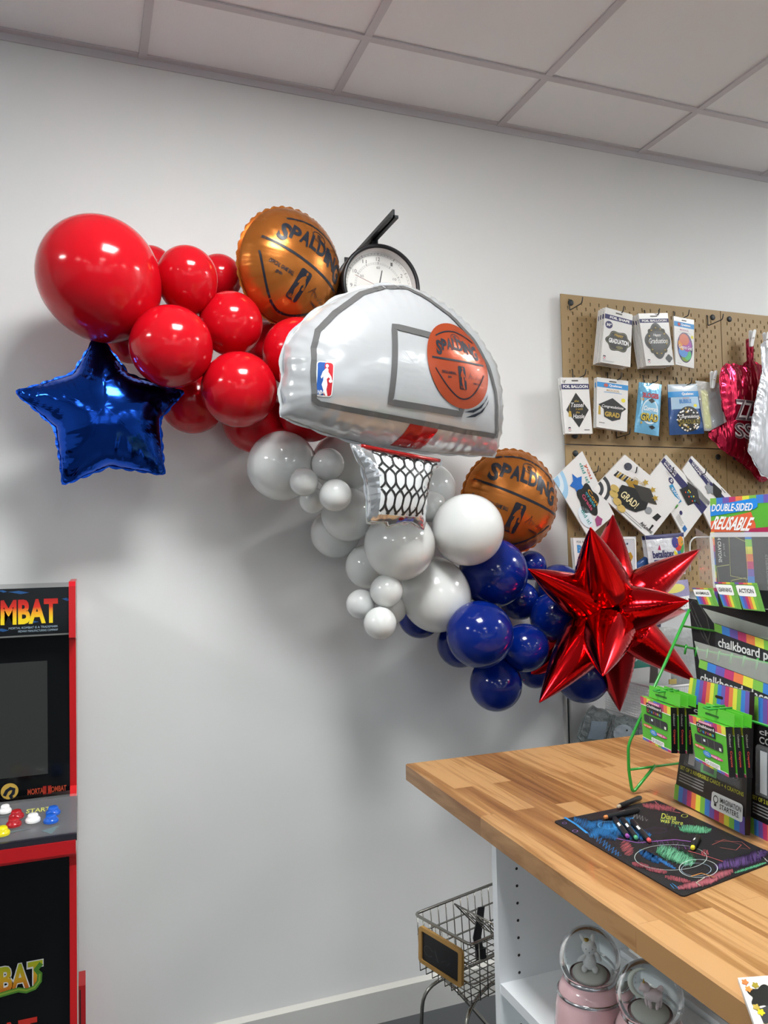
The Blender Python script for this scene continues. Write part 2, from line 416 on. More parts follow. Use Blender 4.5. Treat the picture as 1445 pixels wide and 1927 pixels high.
# shop front behind the camera: a wall with three tall window openings
mb = MB(); wins = [(-3.6, -1.5), (-1.1, 1.0), (1.4, 3.5)]
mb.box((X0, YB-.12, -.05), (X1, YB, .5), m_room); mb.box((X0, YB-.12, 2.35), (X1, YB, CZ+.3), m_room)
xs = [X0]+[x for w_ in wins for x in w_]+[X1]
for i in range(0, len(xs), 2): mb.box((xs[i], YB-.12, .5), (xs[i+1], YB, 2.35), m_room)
struct(mb.build('wall_front', world=True))
for k, (a, b) in enumerate(wins):
    mb = MB()
    for q in ((a, .5, a+.05, 2.35), (b-.05, .5, b, 2.35), (a, .5, b, .55), (a, 2.3, b, 2.35), ((a+b)/2-.025, .5, (a+b)/2+.025, 2.35)):
        mb.box((q[0], YB-.09, q[1]), (q[2], YB-.03, q[3]), m_blackm)
    struct(mb.build('window_%d' % (k+1), world=True))
# suspended ceiling grid
GX = [.1725+.6096*i for i in range(-8, 7)]
rows = [.314, 1.229, 1.838]+[1.838+.6096*k for k in range(1, 13)]
mb = MB()
for x in GX:
    if X0 < x < X1: mb.box((x-.012, YB, CZ-.006), (x+.012, 0, CZ-.0005), m_grid)
for y in rows: mb.box((X0, -y-.012, CZ-.0065), (X1, -y+.012, CZ-.001), m_grid)
struct(mb.build('trim_1', world=True))
mb = MB(); mb.box((X0, -.024, CZ-.004), (X1, -.0005, CZ-.0008), m_grid); mb.box((X0, -.004, CZ-.026), (X1, -.0005, CZ-.004), m_grid)
struct(mb.build('trim_2', world=True))
mb = MB(); mb.box((X0, -.016, 0), (X1, -.0005, .098), m_trimw); mb.add([(X0, -.016, .098), (X1, -.016, .098), (X1, -.0005, .108), (X0, -.0005, .108)], [(0, 1, 2, 3)], flat('d8d6cf'))
struct(mb.build('baseboard_back', world=True))
# ceiling lights: 2 ft troffers on a regular pattern
m_emit = mat('light_diffuser', (1, 1, 1), .5, emit=(.975, .99, .985), es=PANEL)
m_emit2 = mat('light_diffuser_dim', (1, 1, 1), .5, emit=(.975, .99, .985), es=PANEL_FAR)
LX = [.1725+.6096*i+.3048 for i in (-5, 0, 5)]
nl = 0
for yk, yc in enumerate((-1.5335, -3.9719, -6.4103, -8.8487)):
    for xk, xc in enumerate(LX):
        nm = [['left', 'middle', 'right'][xk], ['nearest the balloon wall', 'second row from the balloon wall', 'third row from the balloon wall', 'last row by the shop windows'][yk]]
        t = thing('ceiling_light', (xc, yc, CZ), 'square white ceiling light panel, %s one of the %s' % tuple(nm), 'ceiling light', 'ceiling light panels')
        mb = MB(); z = CZ-.012
        for a, b in (((-.295, -.295), (.295, -.270)), ((-.295, .270), (.295, .295)), ((-.295, -.27), (-.27, .27)), ((.27, -.27), (.295, .27))):
            mb.box((xc+a[0], yc+a[1], z), (xc+b[0], yc+b[1], CZ-.0002), m_pure)
        mb.build('frame', t)
        mb = MB(); mb.box((xc-.27, yc-.27, CZ-.008), (xc+.27, yc+.27, CZ-.001), m_emit2 if yk else m_emit); mb.build('diffuser', t)

# ================================================================== LATEX BALLOONS
def balloon_mesh(name, m):
    mb = MB(); prof = []
    for i in range(0, 31):
        t = math.pi*(i/30)*.93; z = math.cos(t); r = math.sin(t)
        if z < 0: z *= 1.13
        prof.append((max(r, .0005), z))
    r0, z0 = prof[-1]
    prof += [(r0*.55, z0-.05), (.045, z0-.10), (.05, z0-.13), (.075, z0-.15), (.05, z0-.17), (.06, z0-.20), (.0005, z0-.19)]
    mb.lathe([(r, z) for r, z in prof], m, 56)
    o = mb.build(name, world=True); me = o.data; bpy.data.objects.remove(o); return me
bm_ = {'r': balloon_mesh('latex_balloon', m_red), 'w': balloon_mesh('latex_balloon', m_white), 'b': balloon_mesh('latex_balloon', m_blue)}
GRP = {'r': 'red latex balloons in the garland', 'w': 'white latex balloons in the garland', 'b': 'dark blue latex balloons in the garland'}
BAL = []
def balloon(kind, px, py, rp, Y, label, tail=(0, 0), ex=1.0): BAL.append([kind, px, py, rp, Y, label, tail, ex, Y])
def place_balloons():                # ease neighbours apart in depth so that they press on, not through, each other
    for it in range(60):
        C_ = [P(b[1], b[2], b[4]) for b in BAL]; R_ = [b[3]*depth(c)/FPX for b, c in zip(BAL, C_)]
        for i in range(len(BAL)):
            for j in range(i):
                pen = R_[i]+R_[j]-(C_[i]-C_[j]).length-.012
                if pen > 0:
                    s_ = 1 if BAL[i][8] > BAL[j][8] else -1; d = min(pen*.25, .004)*s_; BAL[i][4] += d; BAL[j][4] -= d
        for i, b in enumerate(BAL): b[4] = min(max(b[4], b[8]-.06), b[8]+.06, -R_[i]-.004)
    for kind, px, py, rp, Y, label, tail, ex, _ in BAL:
        c = P(px, py, Y); R = rp*depth(c)/FPX
        o = bpy.data.objects.new('balloon', bm_[kind]); S.collection.objects.link(o)
        d = RT*tail[0]+UP*tail[1]+FW*(1.0 if tail == (0, 0) else .45); d.normalize()      # tail direction
        o.rotation_euler = (-d).to_track_quat('Z', 'Y').to_euler(); o.location = c; o.scale = (R, R, R*ex)
        tag(o, label, 'balloon', GRP[kind])
B = balloon
B('r', 186, 521, 111, -.33, 'largest red balloon, at the upper left end of the garland', (.2, -.5), 1.02)
B('r', 283, 507, 44, -.14, 'small red balloon mostly hidden behind the largest red one, top edge showing')
B('r', 352, 524, 57, -.30, 'medium red balloon right beside the largest red one', (0, -.8), 1.06)
B('r', 412, 522, 43, -.13, 'small red balloon half hidden, touching the left side of the upper basketball balloon')
B('r', 434, 609, 60, -.27, 'red balloon just below and left of the upper basketball balloon')
B('r', 322, 652, 77, -.36, 'round red balloon overlapping the right point of the blue star balloon')
B('r', 450, 733, 71, -.34, 'round red balloon touching the left edge of the white backboard balloon')
B('r', 362, 755, 61, -.15, 'red balloon low behind, showing between the blue star and the row above')
B('r', 481, 790, 63, -.16, 'lowest red balloon, just above the largest upper white balloon')
B('r', 245, 640, 44, -.16, 'small dark red balloon tucked under the largest one behind the blue star')
B('r', 560, 664, 66, -.25, 'red balloon behind the upper left edge of the backboard, below the upper basketball')
B('r', 505, 645, 42, -.12, 'small red balloon deep in the gap between the middle red balloons')
B('r', 582, 773, 59, -.24, 'red balloon peeking out under the lower left corner of the backboard')
B('w', 531, 877, 66, -.25, 'large white balloon at the upper left of the white group, below the red ones')
B('w', 617, 874, 31, -.34, 'small white balloon right beside the large upper left white one')
B('w', 572, 907, 27, -.38, 'smallest white balloon overlapping the right edge of the large upper left one')
B('w', 631, 932, 31, -.40, 'small white balloon left of the hoop net, lowest of the front trio')
B('w', 588, 942, 25, -.30, 'small white balloon peeking out behind the trio left of the net')
B('w', 645, 870, 58, -.17, 'large white balloon behind the hoop rim and the small trio')
B('w', 631, 1003, 47, -.13, 'white balloon low at the left, half behind another white one beneath the net')
B('w', 655, 968, 51, -.20, 'white balloon directly left of the bottom of the net')
B('w', 752, 1026, 67, -.36, 'large white balloon directly under the hoop net')
B('w', 692, 1066, 42, -.20, 'white balloon half hidden at the lower left of the one under the net')
B('w', 727, 1112, 31, -.36, 'small white balloon, top one of the lower cluster')
B('w', 679, 1137, 28, -.31, 'small white balloon, leftmost of the lower cluster')
B('w', 715, 1173, 31, -.39, 'small white balloon, lowest of all the white ones')
B('w', 738, 1147, 27, -.24, 'small white balloon at the back of the lower cluster')
B('w', 820, 1121, 66, -.33, 'large egg shaped white balloon beside the dark blue group', (-.35, .8), 1.06)
B('w', 880, 997, 68, -.36, 'large white balloon in front of the lower basketball balloon')
B('w', 808, 921, 50, -.20, 'white balloon right behind the hoop net')
B('w', 810, 953, 30, -.31, 'small white balloon at the right edge of the net')
B('b', 928, 1078, 65, -.28, 'large dark blue balloon under the white one, top left of the blue group')
B('b', 1000, 1064, 28, -.15, 'small dark blue balloon below the lower basketball balloon')
B('b', 1052, 1107, 45, -.18, 'dark blue balloon behind the upper left spike of the red starburst')
B('b', 977, 1130, 37, -.20, 'dark blue balloon in the middle of the blue group, half hidden')
B('b', 903, 1194, 63, -.33, 'large dark blue balloon at the left of the blue group')
B('b', 988, 1219, 45, -.33, 'dark blue balloon touching the lower left spike of the red starburst')
B('b', 933, 1289, 49, -.29, 'dark blue balloon at the very bottom of the blue group', (0, .8), 1.0)
B('b', 1043, 1161, 46, -.20, 'dark blue balloon left of the centre of the red starburst')
B('b', 866, 1212, 44, -.17, 'dark blue balloon peeking out behind the left side of the large one')
B('b', 1007, 1262, 33, -.18, 'dark blue balloon low behind, crossed by the hidden red spike')
B('b', 1096, 1271, 51, -.20, 'dark blue balloon under the red starburst, lower right end of the garland')
B('b', 790, 1160, 41, -.16, 'dark blue balloon peeking out below the egg shaped white balloon')

place_balloons()
# ================================================================== BLUE STAR BALLOON
tips = [(184, 628), (345, 738), (309, 893), (120, 912), (30, 738)]
inner = [(243, 706), (300, 790), (205, 877), (104, 804), (137, 704)]
Ys = -.27
cs = P(190, 775, Ys); Ms = frame(cs, 3, 0, 0); Mi = Ms.inverted(); nrm = Ms.to_3x3() @ Vector((0, 0, 1))
def loc2(px, py, M_, Mi_):
    q = Mi_ @ PP(px, py, M_.translation, (M_.to_3x3() @ Vector((0, 0, 1)))); return (q.x, q.y)
ol = []
for i in range(5):
    t_ = np.array(loc2(*tips[i], Ms, Mi)); n_ = np.array(loc2(*inner[i], Ms, Mi)); t2 = np.array(loc2(*tips[(i+1) % 5], Ms, Mi)); pi_ = np.array(loc2(*inner[i-1], Ms, Mi))
    d0 = (t_)/np.hypot(*t_); pr = np.array([-d0[1], d0[0]])
    for k in (1, .4, -.4, -1): ol.append(t_-d0*.012*(abs(k))+pr*.010*k)
    for k in range(1, 6):            # concave arc through the inner corner
        u = k/6; ol.append((t_-d0*.012)*(1-u)**2+(n_*1.02)*2*u*(1-u)+t2*u*u if False else (n_ + ((t_-n_)*(max(0, 1-2*u))**1.15 if u < .5 else (t2-n_)*(max(0, 2*u-1))**1.15)))
area = sum(ol[i][0]*ol[(i+1) % len(ol)][1]-ol[(i+1) % len(ol)][0]*ol[i][1] for i in range(len(ol)))
st = Pillow(ol, .088, Ms, pleat=.006, freq=210, power=.62)
mb = MB(); st.mesh(mb, m_fblue); o = mb.build('star_balloon'); tag(o, 'shiny blue foil star balloon hanging below the largest red balloon', 'foil balloon')

# ================================================================== BASKETBALL FOIL BALLOONS
def ball_print(sf, mb, R, ink, full=True, sub=.02, h=.0012):
    Rr = R
    def line(p, q, r_, wd):            # arc through 3 points as quadratic
        pts = [((1-t)**2*p[0]+2*t*(1-t)*q[0]+t*t*r_[0], (1-t)**2*p[1]+2*t*(1-t)*q[1]+t*t*r_[1]) for t in [k/24 for k in range(25)]]
        stroke(sf, mb, [(x*Rr, y*Rr) for x, y in pts], wd*Rr, ink, h)
    line((-.86, .10), (0, .10), (.86, .10), .045)
    line((-.62, .62), (0, .98), (.62, .62), .03)
    line((-.80, -.14), (-.35, -.78), (0, -.78), .03); line((0, -.78), (.35, -.78), (.80, -.14), .03)
    text(sf, mb, 'S', -.05*Rr, .60*Rr, .05*Rr, .70*Rr, ink, h, .02, sub=sub)
    stroke(sf, mb, ell(0, .65*Rr, .14*Rr, .085*Rr, 24), .014*Rr, ink, h, True)
    s = 'SPALDING'; ws = [1, 1, 1.05, .9, 1.1, .5, 1.15, 1.1]; tot = sum(ws)+.05*7; x = -.68
    for i, ch in enumerate(s):
        wd = ws[i]/tot*1.36; xc = x+wd/2; y0 = .20+.15*(1-(xc/.66)**2)
        ht = .28 if i not in (0, 7) else .35
        text(sf, mb, ch, x*Rr, (y0-(.05 if i in (0, 7) else 0))*Rr, (x+wd)*Rr, (y0-(.05 if i in (0, 7) else 0)+ht)*Rr, ink, h, .042, rot=xc*14, sub=sub)
        x += wd+.05/tot*1.36
    if full:
        text(sf, mb, 'OFFICIAL GAME BALL', -.62*Rr, -.24*Rr, -.17*Rr, -.17*Rr, ink, h, .03, sub=sub)
        text(sf, mb, '@NBA', -.45*Rr, -.34*Rr, -.33*Rr, -.28*Rr, ink, h, .03, sub=sub)
        league_logo(sf, mb, -.10*Rr, -.56*Rr, .13*Rr, -.02*Rr, ink, ink, m_foran if sub < .03 else m_ball, h, sub)
        sg = [(.22,-.30),(.28,-.20),(.31,-.14),(.32,-.30),(.27,-.22),(.36,-.22),(.38,-.29),(.40,-.20),(.42,-.28),(.45,-.24),(.47,-.29),(.55,-.20),(.54,-.30),(.58,-.24),(.62,-.28),(.68,-.24)]
        stroke(sf, mb, [(a*Rr, b*Rr) for a, b in sg], .010*Rr, ink, h); text(sf, mb, 'COMMISSIONER', .36*Rr, -.40*Rr, .58*Rr, -.36*Rr, ink, h, .02, sub=sub)
def disc_balloon(px, py, Y, rp, yw, pt, rl, H, label, ex=1.0, off=(0, 0), ks=1):
    c = P(px, py, Y); R = rp*depth(c)/FPX; F_ = frame(c, yw, pt, rl)
    sf = Pillow([(R*math.cos(2*math.pi*k/72), R*ex*math.sin(2*math.pi*k/72)) for k in range(72)], H, F_, pleat=.0045, freq=240); sf.round = R
    mb = MB(); sf.mesh(mb, m_foran); ball_print(Aff(sf, (off[0]*R, off[1]*R), (1, 0), (0, 1)), mb, R*ks, m_ink); o = mb.build('basketball_balloon'); tag(o, label, 'foil balloon', 'basketball foil balloons'); return o
disc_balloon(545, 505, -.25, 108, 17, 8, 24, .10, 'orange foil basketball balloon, the upper one left of the wall clock', off=(.04, -.10))
disc_balloon(959, 944, -.20, 97, -4, 4, 22, .09, 'orange foil basketball balloon, the lower one right of the hoop net', off=(-.02, -.02), ks=1.06)

# ================================================================== HOOP BALLOON (backboard + net)
t = thing('basketball_hoop_balloon', P(760, 860, -.45), 'large white foil balloon shaped as a basketball backboard with a hanging net', 'foil balloon')
HB = frame(P(738, 722, -.47), 10, 3, 0); HBi = HB.inverted()
opx = [(528,784),(560,797),(600,812),(650,827),(700,840),(760,848),(820,853),(880,857),(928,859),(933,852),(937,820),(940,785),(936,760),(936,730),(926,690),(908,655),(885,625),(858,597),(828,573),(795,553),(765,541),(735,536),(705,537),(670,545),(635,560),(600,580),(570,604),(548,628),(534,650),(529,680),(531,705),(526,735),(530,760),(526,776)]
ol = [loc2(x, y, HB, HBi) for x, y in opx][::-1]
bbf = Pillow(ol, .125, HB, pleat=.0065, freq=85, power=.48)
mb = MB(); bbf.mesh(mb, m_fwhite, loc2(735, 700, HB, HBi))
hh = .0012
I_ = lambda *ps: [inv(bbf, x, y) for x, y in ps]
m1 = np.linalg.norm(inv(bbf, 740, 690)-inv(bbf, 750, 690))/10      # metres per pixel on the face
stroke(bbf, mb, I_((590,752),(588,700),(589,655),(597,622),(630,588),(680,552),(718,541),(760,541),(800,560),(845,592),(890,640),(918,690),(932,740),(934,790),(934,822),(870,812),(790,796),(720,783),(650,770),(600,760)), 8.5*m1, m_pgrey, .0032, True, .012)
stroke(bbf, mb, I_((741,614),(806,630),(862,648),(880,700),(866,780),(800,768),(733,757)), 11*m1, m_pgrey, .0024, True, .012)
a_ = I_((594,743),(622,746),(597,681)); lg = Aff(bbf, a_[0], a_[1]-a_[0], a_[2]-a_[0])
poly(lg, mb, rrect(-.06, -.03, 1.06, 1.03, .1, asp=2.2), m_pure, hh+.0002, .2)
league_logo(lg, mb, 0, 0, 1, 1, flat('2157a6'), flat('c8242f'), m_pure, hh+.0004, .2)
poly(bbf, mb, I_((775,789),(800,793),(826,799),(822,812),(808,828),(789,846),(760,843),(732,838),(755,820),(768,802)), m_pred, hh+.0012, .012)
b_ = I_((860,689),(916,699),(846,609),(804,679),(870,769)); bx_ = (b_[1]-b_[3])/2; by_ = (b_[2]-b_[4])/2
sb = Aff(bbf, (b_[1]+b_[3]+b_[2]+b_[4])/4, bx_, by_)
poly(sb, mb, ell(0, 0, 1, 1, 56), m_ball, hh+.0018, .12)
ball_print(sb, mb, 1.0, m_ink, sub=.21, h=hh+.0030)
for off in (0, 1):
    q = I_(*[(872+off*4,776+off*10),(890+off*3,777+off*8),(905+off*2,768+off*8),(915+off*2,752+off*8),(918+off,742+off*10),(911+off*2,757+off*8),(900+off*3,767+off*8),(888+off*3,772+off*8)]); poly(bbf, mb, [tuple(p) for p in q], m_ink, hh+.001)
mb.build('backboard', t)
# net pouch
NB = frame(P(746, 915, -.50), 10, 3, 0); NBi = NB.inverted()
npx = [(662,838),(676,838),(720,850),(770,858),(815,866),(829,868),(828,876),(813,888),(806,905),(801,945),(799,975),(797,997),(790,994),(772,984),(757,984),(740,988),(728,991),(724,984),(708,984),(692,982),(690,975),(691,950),(687,910),(680,880),(665,852)]
nf = Pillow([loc2(x, y, NB, NBi) for x, y in npx][::-1], .045, NB, pleat=.003, freq=160)
mb = MB(); nf.mesh(mb, m_silver, loc2(745, 915, NB, NBi))
m_net = flat('2c2c2c', .3)
nq = [inv(nf, *p) for p in ((700,850),(822,873),(794,974),(712,968))]
def nw(u, v):
    l = nq[0]*(1-v)+nq[3]*v+np.array([.006*math.sin(v*math.pi), 0]); r = nq[1]*(1-v)+nq[2]*v-np.array([.004*math.sin(v*math.pi), 0]); return l*(1-u)+r*u
nC = 6
poly(nf, mb, [tuple(nw(*p)) for p in ((0,0),(.5,0),(1,0),(1,.33),(1,.66),(1,1),(.5,1),(0,1),(0,.66),(0,.33))], flat('dfe3e4', .25), .0008, .02)
for a in range(-6, nC+7):
    for sgn in (1, -1):
        run = []
        for k in range(61):
            v = k/60*.985; u = (a+sgn*((v**.8)*3.1+.18*math.sin(v**.8*3.1*2*math.pi)))/nC
            if -.001 <= u <= 1.001: run.append(nw(u, v))
        if len(run) > 2: stroke(nf, mb, run, .0058, m_net, .0016)
poly(nf, mb, [tuple(inv(nf, 754, 977)+np.array([.008*math.cos(k*.6), .004*math.sin(k*.6)])) for k in range(10)], m_pred, .002)
mb.build('net', t)
mb = MB(); rim = [PP(678+(825-678)*k/19, 839+(867-839)*k/19+3*math.sin(math.pi*k/19), NB.translation, NB.to_3x3() @ Vector((0, 0, 1)))+(NB.to_3x3() @ Vector((0, 0, 1)))*(.020*math.sin(math.pi*k/19)+.004) for k in range(20)]
mb.tube(rim, .0052, m_pred, 10); mb.build('rim', t)

# ================================================================== RED STARBURST BALLOON
ctr = P(1143, 1152, -.36)
t = thing('starburst_balloon', ctr, 'metallic red foil starburst balloon with long pointed spikes, in front of the pegboard', 'foil balloon')
spk = [(1111, 993, -.60, 1.12), (1153, 969, -.24, 1.0), (1318, 1033, -.37, 1.0), (1296, 1131, -.58, 1.10), (1308, 1282, -.45, 1.0), (1166, 1338, -.24, 1.0),
       (1134, 1272, -.64, 1.08), (1015, 1322, -.52, 1.12), (985, 1280, -.19, .95), (994, 1071, -.46, 1.05), (1290, 1150, -.20, .9)]
for (px, py, Y, sc) in spk:
    tip = P(px, py, Y); ax = tip-ctr; L = ax.length; q = ax.to_track_quat('Z', 'Y').to_matrix().to_4x4(); X = Matrix.Translation(ctr) @ q
    mb = MB(); n = 48; prof = []; vs = []; fs = []; K = 44
    RR = .068*sc
    for i in range(K+1):
        u = i/K; r = RR*((min(u/.30, 1))**.62 if u < .30 else 1)*(1 if u < .30 else (1-((u-.30)/.70)**1.4)) + .0035*(u > .3)*(1-u)**.2
        r = max(r, .0008) if u < 1 else .0018
        for k in range(n):
            a = 2*math.pi*k/n
            seam = max(abs(math.cos(a)), 0)**10
            wr = 1 + .035*seam*(1+.8*math.sin(i*2.6+k)) + (.014*math.sin(i*1.9)*(1-abs(math.cos(a)))**2 if u < .5 else 0)
            cr2 = 1+.05*abs(math.cos(2*a))*(u > .12)
            vs.append(X @ Vector((r*math.cos(a)*wr*cr2, r*math.sin(a)*wr*.93, u*L)))
    for i in range(K):
        for k in range(n): fs.append((i*n+k, i*n+(k+1) % n, (i+1)*n+(k+1) % n, (i+1)*n+k))
    fs.append(tuple(K*n+k for k in range(n)))
    mb.add(vs, fs, m_fred, True); mb.build('spike', t)

# ================================================================== WALL CLOCK
bx = P(741, 407, -.40); xb, zb = bx.x, bx.z
cc = P(716, 538, -.25); Rc = 78*depth(cc)/FPX
t = thing('station_clock', (xb, 0, zb), 'round black-rimmed station style wall clock on a dark bracket, half hidden by the backboard balloon', 'clock')
mb = MB(); mb.box((xb-.014, -.40, zb-.004), (xb+.014, -.004, zb+.004), m_blackm); mb.box((xb-.003, -.40, zb-.004), (xb+.003, -.004, zb+.02), m_blackm); mb.box((xb-.018, -.008, zb-.02), (xb+.018, -.0005, zb+.02), m_blackm)
mb.tube([(cc.x-.004, cc.y+.03, zb), (cc.x-.004, cc.y+.03, cc.z+Rc-.01)], .010, m_blackm, 12); mb.build('bracket', t)
C1 = Matrix.Translation(cc) @ Matrix.Rotation(math.pi/2, 4, 'X')     # local z -> -Y
mb = MB(); mb.lathe([(Rc*.90, .004), (Rc*.905, .012), (Rc*.95, .016), (Rc, .010), (Rc, -.006), (Rc*.985, -.008), (Rc*.985, -.056), (Rc, -.058), (Rc, -.07), (Rc*.9, -.074), (.001, -.074)], m_black, 72, C1); mb.build('case', t)
mb = MB(); mb.lathe([(Rc*.90, .008), (Rc*.885, -.018)], flat('cfc9c6', .5), 72, C1); mb.lathe([(Rc*.89, -.018), (.001, -.018)], flat('e6e4de', .5), 72, C1)
class Dial:
    def map(s, uv, h=0):
        uv = np.asarray(uv, float).reshape(-1, 2)*Rc; return np.c_[uv[:, 0]+cc.x, np.full(len(uv), cc.y+.018-.0008)-h, uv[:, 1]+cc.z]
dl = Dial(); tk = flat('3a3a3a'); 
stroke(dl, mb, ell(0, 0, .80, .80, 72), .006, flat('8a8682'), .0004, True); stroke(dl, mb, ell(0, 0, .84, .84, 72), .006, flat('8a8682'), .0004, True)
stroke(dl, mb, ell(0, 0, .575, .575, 60), .005, flat('9a9692'), .0004, True); stroke(dl, mb, ell(0, 0, .61, .61, 60), .005, flat('9a9692'), .0004, True)
for k in range(60):
    a = math.radians(90-6*k); c_, s_ = math.cos(a), math.sin(a); big = k % 5 == 0
    stroke(dl, mb, [(c_*.80, s_*.80), (c_*(.86 if big else .84), s_*(.86 if big else .84))], .014 if big else .006, tk, .0006)
    stroke(dl, mb, [(c_*.575, s_*.575), (c_*(.63 if big else .61), s_*(.63 if big else .61))], .012 if big else .004, tk, .0006)
for k in range(1, 13):
    a = math.radians(90-30*k); x, y = .70*math.cos(a), .70*math.sin(a); wd = .05 if k > 9 else .028
    text(dl, mb, str(k), x-wd, y-.045, x+wd, y+.045, tk, .0006, .0)
for k in range(2, 13, 2):
    a = math.radians(90-30*k); x, y = .49*math.cos(a), .49*math.sin(a)
    text(dl, mb, str(k*5), x-.045, y-.03, x+.045, y+.03, tk, .0006)
mb.build('dial', t)
def hand(name, deg, l, wd, m_, h, tail=.1):
    mb = MB(); a = math.radians(90-deg); c_, s_ = math.cos(a), math.sin(a); A = [(-c_*tail-s_*wd, -s_*tail+c_*wd), (-c_*tail+s_*wd, -s_*tail-c_*wd), (c_*l+s_*wd*.7, s_*l-c_*wd*.7), (c_*l-s_*wd*.7, s_*l+c_*wd*.7)]
    lo = dl.map(A, h); hi = dl.map(A, h+.001); mb.hexa(lo, hi, m_); mb.build(name, t)
hand('hour_hand', 12, .43, .018, m_black, .003); hand('minute_hand', 170, .62, .014, m_black, .005); hand('second_hand', 291, .66, .005, flat('8a2a1e'), .007)
mb = MB(); mb.lathe([(Rc*.90, .006), (.001, .0061)], mat('clock_glass', (1, 1, 1), .02, alpha=.12, spec=.7), 64, C1); mb.build('glass', t)

# ================================================================== ARCADE CABINET
ax1 = -.019; ax0 = -.019-.50
t = thing('arcade_cabinet', ((ax0+ax1)/2, -.3, 0), 'black arcade game cabinet with red edge strips, against the wall at the left', 'arcade machine')
prof = [(-.03, 0), (-.03, 1.43), (-.41, 1.436), (-.425, 1.425), (-.425, 1.305), (-.40, 1.30), (-.36, .945), (-.40, .925), (-.595, .905), (-.60, .865), (-.50, .845), (-.48, .80), (-.48, 0)]
def side(x0, x1, nm):
    mb = MB(); n = len(prof); tr = tessellate_polygon([[Vector((y, z, 0)) for y, z in prof]])
    mb.add([(x0, y, z) for y, z in prof], [tuple(q) for q in tr], m_black if x0 < -.1 else flat('b9b6b0')); mb.add([(x1, y, z) for y, z in prof], [tuple(q) for q in tr], flat('b9b6b0') if x0 > -.1 else m_black)
    mb.add([(x0, y, z) for y, z in prof]+[(x1, y, z) for y, z in prof], [(k, (k+1) % n, n+(k+1) % n, n+k) for k in range(n)], flat('c41a1f', .3))
    mb.build('side_panel', t)
side(ax1-.015, ax1, 'r'); side(ax0, ax0+.015, 'l')
xi0, xi1 = ax0+.015, ax1-.015
mb = MB(); mb.box((xi0, -.44, .02), (xi1, -.05, .84), m_gloss); mb.build('front_panel', t)
fp = Quad((xi0, -.4405, .84), (xi1, -.4405, .84), (xi1, -.4405, .02), (xi0, -.4405, .02))
FYP = -.4405
def on_plane(Y):
    class F:
        def map(s, uv, h=0):
            uv = np.asarray(uv, float).reshape(-1, 2); return np.c_[uv[:, 0], np.full(len(uv), Y-h), uv[:, 1]]
    return F()
g1 = ramp_mat('lettering_fire', 2, 1.352, 1.398, [(0, h2('f2d21a')), (.35, h2('f0a020')), (.6, h2('d8301c')), (1, h2('b01818'))])
def art(name, Y, fn):
    mb = MB(); fn(on_plane(Y), mb); return mb.build(name, t, world=True)
# marquee
mb = MB(); mb.box((xi0, -.415, 1.315), (xi1, -.10, 1.424), m_gloss)
pl_ = on_plane(-.4152); a = P(109, 1125, -.4155); b = P(109, 1172, -.4155); hgt = a.z-b.z
bl = flat('1d4f86')
for (x, y, l, hh2) in ((35, 1115, .045, .004), (125, 1128, .02, .004), (5, 1113, .02, .003), (3, 1186, .03, .004), (60, 1170, .03, .003)):
    q = P(x, y, -.4155); poly(pl_, mb, [(q.x-l/2, q.z+.002), (q.x, q.z+hh2), (q.x+l/2, q.z-.001), (q.x+.1*l, q.z-hh2)], bl)
text(pl_, mb, 'MORTAL  KOMBAT', a.x-hgt*6.9, b.z, a.x, a.z, g1, .0012, .04)
text(pl_, mb, 'MORTAL KOMBAT IS A TRADEMARK', a.x-.105, b.z-.010, a.x, b.z-.005, flat('9fb4c4'), .001)
text(pl_, mb, 'MIDWAY MANUFACTURING COMPANY', a.x-.085, b.z-.018, a.x, b.z-.013, flat('9fb4c4'), .001)
mb.box((xi0, -.4165, 1.312), (xi1, -.12, 1.3155), flat('6a6a68', .3)); mb.build('marquee', t)
# screen bezel and screen
mb = MB(); bz = Quad((xi0, -.385, 1.308), (xi1, -.385, 1.308), (xi1, -.362, .935), (xi0, -.362, .935)); mb.hexa(bz.map([(0, 0), (1, 0), (1, 1), (0, 1)], -.012), bz.map([(0, 0), (1, 0), (1, 1), (0, 1)], 0), m_gloss)
def bq(px, py):                     # pixel to bezel coords
    n = Vector(bz.n); q = PP(px, py, Vector(bz.c[0]), n); return ((q.x-xi0)/(xi1-xi0), (q.z-.935)/(1.308-.935))
u1, v1 = bq(89, 1243); u1b, v0 = bq(87, 1456)
red = flat('a02018'); a_ = bq(52, 1495); b_ = bq(125, 1476)
text(bz, mb, 'MORTAL  KOMBAT', a_[0], a_[1]-.004, b_[0], b_[1]-.002, flat('b0442a'), .0008, .03)
text(bz, mb, 'II', .5*(a_[0]+b_[0])-.02, a_[1]-.012, .5*(a_[0]+b_[0])+.02, b_[1]+.006, red, .0005, .04)
cqx, cqy = bq(18, 1489); asp = (xi1-xi0)/.373
pts = ell(cqx, cqy, .040, .040*asp, 40)
poly(bz, mb, pts, flat('c9a54a'), .0004)
stroke(bz, mb, [(cqx+x*.04, cqy+y*.04*asp) for x, y in ((-.6,-.5),(-.3,.1),(.1,.35),(.5,.2),(.4,-.3),(.1,-.6),(.3,-.9))], .016, m_ink, .0008, asp=1.35)
mb.build('screen_bezel', t)
mb = MB(); mb.hexa(bz.map([(.06, v0), (u1, v0), (u1, v1), (.06, v1)], .0002), bz.map([(.06, v0), (u1, v0), (u1, v1), (.06, v1)], .0012), mat('screen_off', (.035, .037, .036), .12)); mb.build('screen', t)
